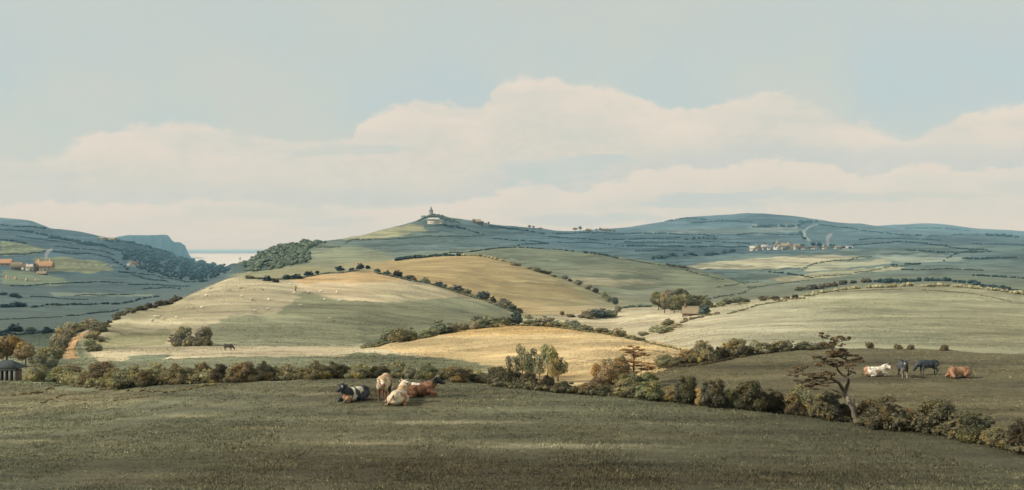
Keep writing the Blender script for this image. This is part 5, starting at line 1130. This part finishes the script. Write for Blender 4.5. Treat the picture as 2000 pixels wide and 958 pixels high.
# black and white cow, lying, head raised towards us on the left
cow('cow','black and white cow lying apart with raised head, left of the tan group', at_near(692,784,45,64), math.radians(236), 'lie', (-.1,1.46,.24,.15,-.5),
    ov(BLG, [((.35,0,.95),(.30,.6,.5),WH,1),((-.05,.3,1.1),(.22,.3,.25),BLG,1),((-.3,0,1.25),(.28,.4,.22),WH,1),((-.75,0,1.0),(.35,.5,.5),BLK,1),((.6,0,1.1),(.28,.3,.3),BLK,1),((.75,.1,.72),(.2,.3,.25),(.42,.24,.14),1)], [(0,.28,BLK),(.2,.10,WH),(.45,.12,BLK)], 1), False, 1.02, GA)
cow('cow','cream and tan cow standing face-on in the middle of the group', at_near(750,782,45,64), math.radians(-92), 'stand', (.25,1.20,.46,.25,-.62),
    ov(CR, [((.3,0,1.25),(.8,.25,.16),TAN,1),((-.5,.2,1.0),(.4,.3,.4),TAN,1),((.6,0,.35),(.5,.6,.3),BRN,1),((-.7,0,.4),(.4,.6,.45),BRN,1)], [(0,.18,TAN),(.12,.16,(.50,.33,.18)),(.30,.10,CR),(.45,.13,BRN)], 2), False, 1.04, GA)
cow('cow','tan and cream horned cow lying with its rump towards us, front of the group', at_near(779,790,45,64), math.radians(82), 'lie', (-.1,1.50,.30,-.5,-.2),
    ov(CR, [((-.3,.36,.8),(.6,.28,.6),TAN,1),((-.75,.2,.75),(.3,.2,.25),(.52,.30,.12),1),((-.1,-.1,1.35),(.3,.2,.12),TAN,1),((-.3,-.36,.8),(.6,.22,.5),(.40,.2,.09),1),((-.9,0,.6),(.25,.25,.25),WH,1),((.5,0,1.15),(.3,.3,.3),TAN,1)], [(0,.2,BRN),(.25,.12,CR)], 3), True, 1.05, GA)
cow('cow','brown cow with dark head lying behind the others, facing right', at_near(816,776,45,66), math.radians(12), 'lie', (-.1,1.44,.32,-.45,-.4),
    ov((.24,.125,.075), [((.1,-.3,.85),(.5,.3,.35),BRN,1),((-.35,0,1.3),(.3,.3,.1),WH,1),((-.5,-.2,.7),(.4,.4,.3),BRN,1)], [(-.05,.30,DKB),(.3,.22,BLK),(.46,.05,WH)], 4), True, 1.1, GA)
cow('cow','small dark cow grazing on the pale strip beyond the meadow hedge', at_near(446,685,170,225), math.radians(-20), 'stand', (0,.62,.62,0,-1.1),
    ov((.05,.045,.035), [], [], 5), False, .95)
GB = 'cattle on the dark pasture'
cow('cow','white cow with tan patches lying in the pasture nearest the thorn tree', at_near(1710,735,66,98), math.radians(12), 'lie', (-.3,1.36,.26,-1.0,-.35),
    ov(WH, [((.1,-.3,.95),(.22,.3,.22),(.42,.24,.14),1),((-.95,0,.9),(.2,.4,.5),(.42,.24,.14),1)], [(.0,.13,DKB),(.46,.09,DKB)], 6), True, 1.0, GB)
cow('donkey','blue grey donkey standing face-on with tall ears', at_near(1764,738,66,98), math.radians(-98), 'stand', (-.3,1.45,.30,-.1,-1.0),
    ov(BLG, [((.5,0,.6),(.3,.4,.3),(.16,.14,.11),1),((.5,0,.15),(.6,.5,.25),(.30,.27,.2),1)], [(.2,.12,(.35,.33,.30)),(0,.14,BLK)], 7), False, .93, 'grey donkeys on the pasture', 'donkey', .26)
cow('donkey','dark grey donkey grazing side-on with lowered head, facing left', at_near(1812,733,66,98), math.radians(190), 'stand', (.1,.80,.50,.2,-1.0),
    ov(BLG, [((-.2,0,1.2),(.9,.4,.2),(.035,.045,.055),1),((.3,0,.5),(.6,.5,.3),(.16,.17,.16),1)], [(.3,.2,BLK)], 8), False, .92, 'grey donkeys on the pasture', 'donkey', .26)
cow('cow','red brown cow curled asleep on the pasture, furthest right of the herd', at_near(1873,738,66,98), math.radians(200), 'lie', (.75,.95,.42,1.3,-.5),
    ov((.27,.15,.085), [((.3,0,.6),(.6,.6,.14),WH,1),((-.2,.2,1.1),(.4,.3,.2),(.42,.24,.12),1)], [(0,.2,RED),(.3,.12,(.5,.3,.2)),(.45,.09,RED)], 9), False, 1.1, GB)
# sheep
def sheep_mesh(lie):
    dz = -.22 if lie else 0; B = [((0,0,.62+dz),(.50,.27,.27)),((.25,0,.64+dz),(.30,.25,.25)),((-.3,0,.64+dz),(.28,.26,.25))]
    B += cap([(.45,0,.72+dz),(.66,0,.78+dz),(.82,0,.70+dz)], [.14,.10,.07])
    if not lie:
        for x in (.32,-.34):
            for s in (-1, 1): B += cap([(x,.13*s,.5),(x,.13*s,.05)], [.07,.04])
    else: B += cap([(.3,.15,.12),(.55,.15,.06)],[.07,.05]) + cap([(.3,-.15,.12),(.5,-.15,.06)],[.07,.05])
    return body_mesh(B, .05, 'sheep', 2, coat((.62,.56,.44), [((.80,0,.72+dz),(.2,.2,.2),(.25,.2,.15)),((0,0,.1),(.7,.5,.25),(.35,.3,.24))] if not lie else [((.80,0,.72+dz),(.2,.2,.2),(.25,.2,.15))], 3))
SH = [sheep_mesh(False), sheep_mesh(True)]
shp = [(306,623,1.5),(298,631,1.2),(320,628,1.1),(345,622,.9),(376,604,.9),(394,603,1),(411,565,1),(403,581,1.1),(450,571,1.2),(469,565,1.2),(473,582,1.1),(492,588,1.2),(513,568,1.2),(525,588,1.2),(567,558,1),(575,575,1.2),(603,574,1.1),(627,573,1.2),(634,587,.9),(658,573,1.2),(664,592,1.2),(498,613,1.3),(523,609,1.3),(588,600,1),(643,628,1.2)]
for i, (u, v, s) in enumerate(sorted(shp)):
    p = ground_at(u, v, 235, 440); dk = i % 4 == 2
    o = link('sheep', SH[i % 2], loc=p, rot=rp.uniform(0, 6.28), scale=s * 1.0)
    prop(o, f"small {'standing' if i % 2 == 0 else 'lying'} sheep, {ORD[i]} from the left on the pale hillside", 'sheep', 'sheep on the pale hillside')
# figure on the hill
def person(u, v, dmin, dmax, s=1.0):
    p = ground_at(u, v, dmin, dmax); e = link('person', None, loc=p, rot=.4, scale=s); prop(e, 'person in a brown coat standing among the sheep on the cream slope', 'person')
    sk = coat((.45,.28,.2), [], 1)
    B = cap([(0,0,1.05),(0,0,1.42)],[.13,.12]) + cap([(0,0,1.42),(0,0,1.55)],[.07,.06]) + [((0,-.01,1.64),(.085,.10,.12))]
    for q in (-1, 1):
        B += cap([(.09*q,0,1.0),(.10*q,-.02,.5),(.10*q,.02,.08)],[.10,.07,.05]) + [((.10*q,-.06,.04),(.05,.12,.04))]
        B += cap([(.17*q,0,1.40),(.24*q,.02,1.12),(.25*q,-.08,.88)],[.06,.05,.038]) + [((.25*q,-.10,.82),(.04,.04,.07))]
    link('body', body_mesh(B,.025,'person_body',2,sk), e)
    C = cap([(0,0,.85),(0,0,1.15),(0,0,1.40)],[.20,.165,.16]) + sum([cap([(.17*q,0,1.42),(.24*q,.02,1.12),(.25*q,-.06,.95)],[.085,.07,.06]) for q in (-1,1)],[])
    link('coat', body_mesh(C,.03,'coat',2,coat((.36,.2,.09),[],2)), e)
    L = sum([cap([(.09*q,0,.95),(.10*q,-.02,.5),(.10*q,.02,.18)],[.12,.09,.07]) for q in (-1,1)],[])
    link('trousers', body_mesh(L,.03,'trousers',2,coat((.10,.08,.06),[],2)), e)
    link('hat', body_mesh([((0,0,1.74),(.17,.17,.02)),((0,0,1.79),(.09,.09,.07))],.02,'hat',1,coat((.08,.06,.05),[],2)), e)
person(577.5,570,270,440,1.25)
# ---------------------------------------------------------------- haze
def build_haze(density=0.000078, c=(0.36, 0.76, 1.0)):
    m = bpy.data.materials.new('haze_air'); m.use_nodes = True; t = m.node_tree; t.nodes.clear()
    o = N(t, 'ShaderNodeOutputMaterial'); v = N(t, 'ShaderNodeVolumePrincipled')
    v.inputs['Color'].default_value = c + (1,); v.inputs['Density'].default_value = density
    v.inputs['Absorption Color'].default_value = (1, 1, 1, 1); v.inputs['Anisotropy'].default_value = 0.0
    t.links.new(v.outputs[0], o.inputs['Volume'])
    x, y0, y1, z0, z1 = 41500, -120, 59000, -150.0, 175.0
    V = [(-x,y0,z0),(x,y0,z0),(x,y1,z0),(-x,y1,z0),(-x,y0,z1),(x,y0,z1),(x,y1,z1),(-x,y1,z1)]
    Q = [(0,3,2,1),(4,5,6,7),(0,1,5,4),(1,2,6,5),(2,3,7,6),(3,0,4,7)]
    prop(link('haze', mesh_np('haze', V, Q, [m])), kind='stuff')
build_haze()
